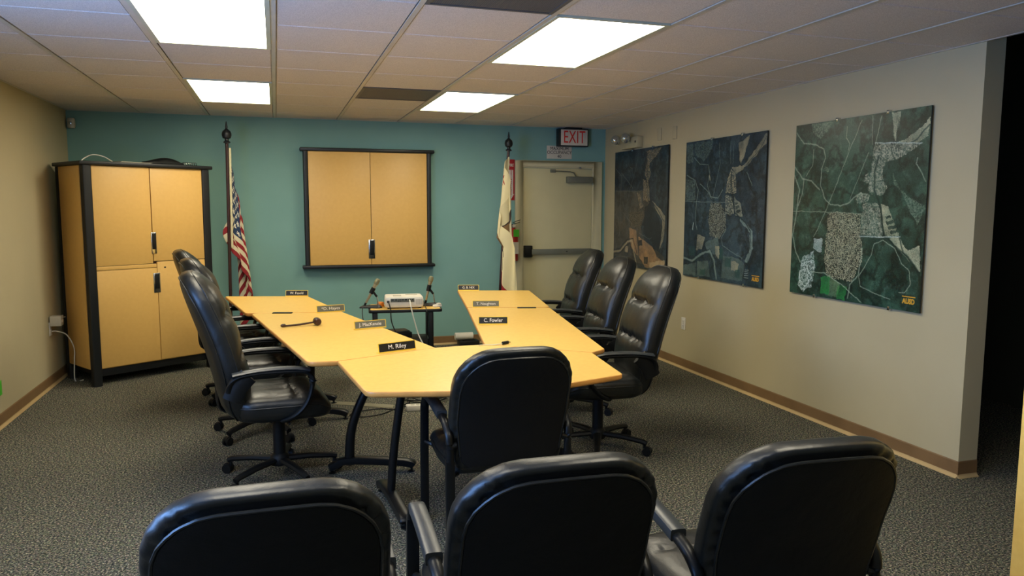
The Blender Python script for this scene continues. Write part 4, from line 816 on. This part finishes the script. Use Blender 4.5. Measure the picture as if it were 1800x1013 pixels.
for i in range(6): MB().box(.10+i*.009,.104+i*.009,-.1262,-.120,.035,.08).build('vent_slot','paper',pj)
MB().box(-.09,-.02,-.06,.03,.0995,.102).build('top_cover','paper',pj,bevel=.001); MB().box(.02,.12,.02,.09,.0995,.102).build('keypad','paper',pj,bevel=.001)
MB().tube([(-.09,.131,.055),(-.09,.15,.055)],.035,20).build('lens','glass',pj,smooth=True)
for x,y in ((-.13,-.1),(.13,-.1),(0,.1)): MB().lathe([(.0001,0),(.012,0),(.012,.014),(.0001,.014)],(x,y,0),12).build('foot','plastic',pj,smooth=True)
def mic(loc,rz,tail,head,rod,label):
    e=empty('desk_microphone',loc,rz,label,'microphone','desk microphones on the cart')
    MB().rings([[(x,y,z) for x,y in ol_] for ol_,z in ((roundpoly([(-.13,-.012),(.03,-.05),(.06,-.03),(.06,.03),(.03,.05),(-.13,.012)],.01,3),0.0),(roundpoly([(-.13,-.012),(.03,-.05),(.06,-.03),(.06,.03),(.03,.05),(-.13,.012)],.01,3),.010),(roundpoly([(-.10,-.006),(.03,-.035),(.045,-.02),(.045,.02),(.03,.035),(-.10,.006)],.006,3),.024))]).build('base','black',e,smooth=True)
    t=Vector(tail); h=Vector(head); d=(h-t).normalized(); L_=(h-t).length
    c=t+d*(L_*.52)
    MB().tube([(rod[0],rod[1],.02),(rod[0]-.012,rod[1],c.z-.05)],.005,8).build('rod','chrome',e,smooth=True)
    MB().tube([(rod[0]-.012,rod[1],c.z-.055),(c.x+.006,c.y,c.z-.012)],.0095,8).tube([c-d*.03,c+d*.025],.019,12).build('clip','plastic',e,smooth=True)
    b_=MB().tube([t,t+d*.01,t+d*(L_*.6),t+d*(L_*.74),t+d*(L_*.78)],[.008,.0095,.0115,.017,.018],14).build('microphone_body','mic',e,smooth=True)
    g=[t+d*(L_*k) for k in (.77,.80,.86,.93,.98,1.0)]
    MB().tube(g,[.018,.021,.0215,.021,.017,.006],14).build('grille','micgrille',b_,smooth=True)
    MB().tube([t-d*.03,t],[.009,.010],10).build('plug','plastic',b_,smooth=True)
    return e
mic(onc(-.255,-.06,CTZ),ca_,(-.075,-.0,.045),(.035,0,.250),(.03,0),'desk microphone at the left end of the cart, beside the orange cap')
mic(onc(.243,-.0,CTZ),ca_,(-.055,-.0,.05),(-.005,0,.260),(.02,0),'desk microphone at the right end of the cart, behind the projector')
og=MB().lathe([(.0001,0),(.028,0),(.030,.004),(.030,.032),(.026,.037),(.0001,.037)],n=20).build('orange_cap','orange',smooth=True); og.location=onc(-.205,.035,CTZ+.001); tag(og,'small round orange cap on the cart beside the left microphone','cap')
ad2=empty('white_adapter',onc(.27,-.10,CTZ),.4,'small white cable adapter at the right end of the cart top','adapter')
MB().box(-.03,.045,-.02,.02,.0,.022).build('case','white',ad2,bevel=.006); MB().box(.02,.05,-.018,.018,.0225,.034).xf(Matrix.Translation((-.012,0,0))).build('cap','signwhite',ad2,bevel=.003)
def cord(name,pts,m,r,label,n=8): return tag(MB().tube(cat(pts,n),r,8).build(name,m,smooth=True),label,'cable')
cord('microphone_cable',[onc(-.345,-.06,.665),onc(-.36,-.10,.655),onc(-.36,-.24,.60),onc(-.33,-.27,.5),onc(-.28,-.28,.38),onc(-.25,-.29,.2),onc(-.2,-.35,.01),(1.0,5.95,.008)],'cord_black',.004,'black microphone cable hanging at the left end of the cart')
cord('microphone_cable',[onc(.165,-.02,.70),onc(.165,-.10,.68),onc(.175,-.222,.63),onc(.17,-.228,.45),onc(.18,-.228,.3),onc(.19,-.24,.12),onc(.2,-.30,.01)],'cord_black',.004,'black microphone cable hanging down the right post of the cart')
cord('power_cable',[onc(-.145,-.165,.717),onc(-.14,-.20,.705),onc(-.13,-.235,.66),onc(-.12,-.24,.55),onc(-.07,-.25,.43),onc(.0,-.26,.3),onc(.05,-.35,.1),(1.16,6.05,.010)],'cord_black',.005,'black power cable hanging from the back of the projector')
cord('video_cable',[onc(.035,-.165,.73),onc(.035,-.20,.72),onc(.045,-.235,.66),onc(.07,-.25,.55),onc(.11,-.27,.42),onc(.19,-.32,.28),onc(.27,-.42,.15),(1.36,5.98,.02),(1.42,5.75,.008)],'cord_white',.0055,'white video cable hanging from the projector in a curve to the floor')

# ---------------------------------------------------------------- nameplates, gavel, plug
def plate(p1,p2,body,m,label,h=.050,sz=.028,xs=1,font=None):
    sz*=1.05
    a=Vector((*p1,0)); b_=Vector((*p2,0)); c=(a+b_)/2; w_=(b_-a).length; rz=math.atan2(b_.y-a.y,b_.x-a.x)
    e=empty('nameplate',(c.x,c.y,TT+.0005),rz,label,'nameplate','desk nameplates with white lettering')
    T=Matrix.Translation((0,0,.003))@Matrix.Rotation(-.20,4,'X')
    MB().box(-w_/2,w_/2,-.006,.030,0,.003).build('holder_foot','gold',e)
    f=MB(); t=.0035
    f.box(-w_/2,w_/2,-.001,.004,0,t); f.box(-w_/2,w_/2,-.001,.004,h-t,h); f.box(-w_/2,-w_/2+t,-.001,.004,t,h-t); f.box(w_/2-t,w_/2,-.001,.004,t,h-t)
    f.xf(T).build('gold_frame','gold',e)
    p_=MB().box(-w_/2+t,w_/2-t,0,.003,t,h-t).xf(T).build('name_panel',m,e)
    text(body,sz,'lettering',p_,T@facing((0,-.0008,h/2)),xs=xs,bold=0,depth=.0004)
plate((.058,6.79),(.243,6.745),'W. Fasold','plateblack','black nameplate farthest away on the left wing, at the table end',xs=.95)
plate((.265,5.66),(.468,5.70),'*D. Hayes','plategrey','grey nameplate with an asterisk on the left wing, beyond the gavel',xs=1.15)
plate((.455,4.81),(.660,4.865),'J. MacKenzie','plategrey','dark grey nameplate on the left wing inner edge, nearer than the gavel',xs=1.0)
plate((.500,3.985),(.712,4.06),'M. Riley','plateblack','black nameplate at the left of the centre table, largest one in the photo',xs=1.05,sz=.031)
plate((1.597,6.825),(1.785,6.775),'G. B. NIX','plateblack','small black nameplate farthest away on the right wing corner',xs=.95)
plate((1.435,5.64),(1.640,5.60),'T. Naughton','plategrey','grey nameplate with worn lettering on the right wing seam',xs=1.0)
plate((1.262,4.80),(1.452,4.755),'C. Fowler','plateblack','black nameplate on the nearer right wing section, closest of the right-hand ones',xs=.9,sz=.033)
gv=empty('gavel',(.13,5.06,TT),math.atan2(.036,.219),'dark wooden gavel lying on the left wing table','gavel')
MB().tube([(-.125,0,.012),(-.115,0,.0125),(-.10,0,.0125),(-.09,0,.009),(0,0,.012),(.09,0,.022)],[.006,.011,.011,.006,.007,.006],12).build('handle','darkwood',gv,smooth=True)
MB().lathe([(.0001,-.034),(.016,-.034),(.023,-.028),(.024,-.018),(.019,-.014),(.024,-.008),(.025,.008),(.019,.014),(.024,.018),(.023,.028),(.016,.034),(.0001,.034)],(.108,0,.0255),22,'y').build('head','darkwood',gv,smooth=True)
MB().lathe([(.0245,-.004),(.0262,-.004),(.0262,.004),(.0245,.004)],(.108,0,.0262),22,'y').build('band','chrome',gv,smooth=True)
pl_=empty('cable_with_plug',(1.22,4.06,TT),.45,'black connector on a thin cream cable lying on the centre table','cable')
MB().tube(cat([(-.14,.06,.004),(-.11,.055,.004),(-.06,.02,.004),(-.02,-.002,.008)],6),.0028,6).build('wire','fringe',pl_,smooth=True)
MB().tube([(-.02,-.002,.010),(-.012,0,.010),(.022,.0,.010),(.028,0,.010)],[.005,.010,.010,.007],10,ry=.009).build('connector','plastic',pl_,smooth=True)
MB().box(.028,.042,-.006,.006,.006,.013).build('plug_tip','chrome',pl_)

# ---------------------------------------------------------------- things on the floor
ps=empty('power_strip',(1.015,5.50,0),-.10,'white power strip on the carpet under the tables, by the cable tangle','power strip')
MB().prism(roundpoly([(-.13,-.032),(.13,-.032),(.13,.032),(-.13,.032)],.015,4),0,.042).build('case','white',ps,bevel=.006)
for i in range(5): MB().lathe([(.0001,0),(.016,0),(.016,.0015),(.0001,.0015)],(-.08+i*.04,0,.0415),14).build('socket','paper',ps)
pt=[]
rr=random.Random(3); z=.008
for i in range(60):
    a=i*.95; r=.10+.06*rr.random(); pt.append((1.07+r*1.25*math.cos(a),5.78+r*math.sin(a),.008+.0023*i*(.6+.8*rr.random())))
tag(MB().tube(cat([(1.05,5.93,.008)]+pt+[(1.06,5.60,.02),(.99,5.56,.02)],5),.0042,6).build('cable_tangle','cord_black',smooth=True),'coiled tangle of thin black cables on the carpet behind the power strip','cable')
cord('floor_cable',[(.89,5.52,.03),(.80,5.55,.008),(.70,5.60,.006),(.55,5.57,.006),(.47,5.49,.006),(.55,5.41,.006),(.68,5.44,.006),(.78,5.53,.006),(.95,5.72,.006)],'cord_black',.0045,'thin black cable looped flat on the carpet under the left wing')
st=MB()
A=[Vector((.18,5.93,0)),Vector((.46,5.80,0)),Vector((.80,5.60,0)),Vector((.86,5.62,0))]
poly=[(a.x,a.y-.0) for a in A[:3]]+[(a.x+.02,a.y+.09) for a in A[:3]][::-1]
tag(MB().prism(poly,.0,.004).build('cable_cover_strip','tape'),'flat grey-tan cable cover strip taped on the carpet under the left wing','cable cover')
bx=empty('floor_box',(1.97,7.99,0),0,'small black box on the floor at the teal wall, under the paper roll','box')
MB().box(-.10,.12,-.09,.06,0,.06).build('case','black',bx,bevel=.006); MB().box(-.06,.08,-.06,.04,.059,.066).build('lid','plastic',bx,bevel=.002)
rl=empty('paper_roll',(1.93,7.98,.106),0,'white paper roll lying on a black box at the foot of the teal wall','paper roll')
MB().rings([[(x,r*math.cos(a),r*math.sin(a)) for a in [2*PI*k/24 for k in range(24)]] for x,r in ((-.1,.018),(-.1,.038),(-.098,.040),(.098,.040),(.1,.038),(.1,.018))],cap=False).build('sheet','white',rl,smooth=True)
MB().rings([[(x,r*math.cos(a),r*math.sin(a)) for a in [2*PI*k/20 for k in range(20)]] for x,r in ((-.1005,.015),(-.1005,.018),(.1005,.018),(.1005,.015))],cap=False,closed=True).build('core','fringe',rl,smooth=True)
tg=MB().box(.001,.004,-.012,.03,-.05,.05).build('green_tape','green'); tg.location=(XL,5.905,.27); tag(tg,'bit of bright green tape low on the left wall at the photo edge','tape')
# tall cabinet at the right edge of the photo
tc_=empty('tall_side_cabinet',(2.62,1.50,0),0,'yellow maple cabinet side cut off by the right edge of the photo','cabinet')
MB().box(-.32,.32,-.30,.30,.06,1.78).build('body','tabletop',tc_,bevel=.003); MB().box(-.30,.30,-.28,.28,0,.06).build('plinth','black',tc_)
MB().box(-.34,.34,-.32,.32,1.78,1.81).build('top_panel','tabletop',tc_,bevel=.004)
for s in (-1,1): 
    d_=MB().box(min(0,s*.31)+.002,max(0,s*.31)-.002,-.318,-.300,.08,1.76).build('door','maple',tc_,bevel=.002)
    MB().box(s*.03-.008,s*.03+.008,-.333,-.318,.9,1.08).build('handle','chrome',d_,bevel=.002)
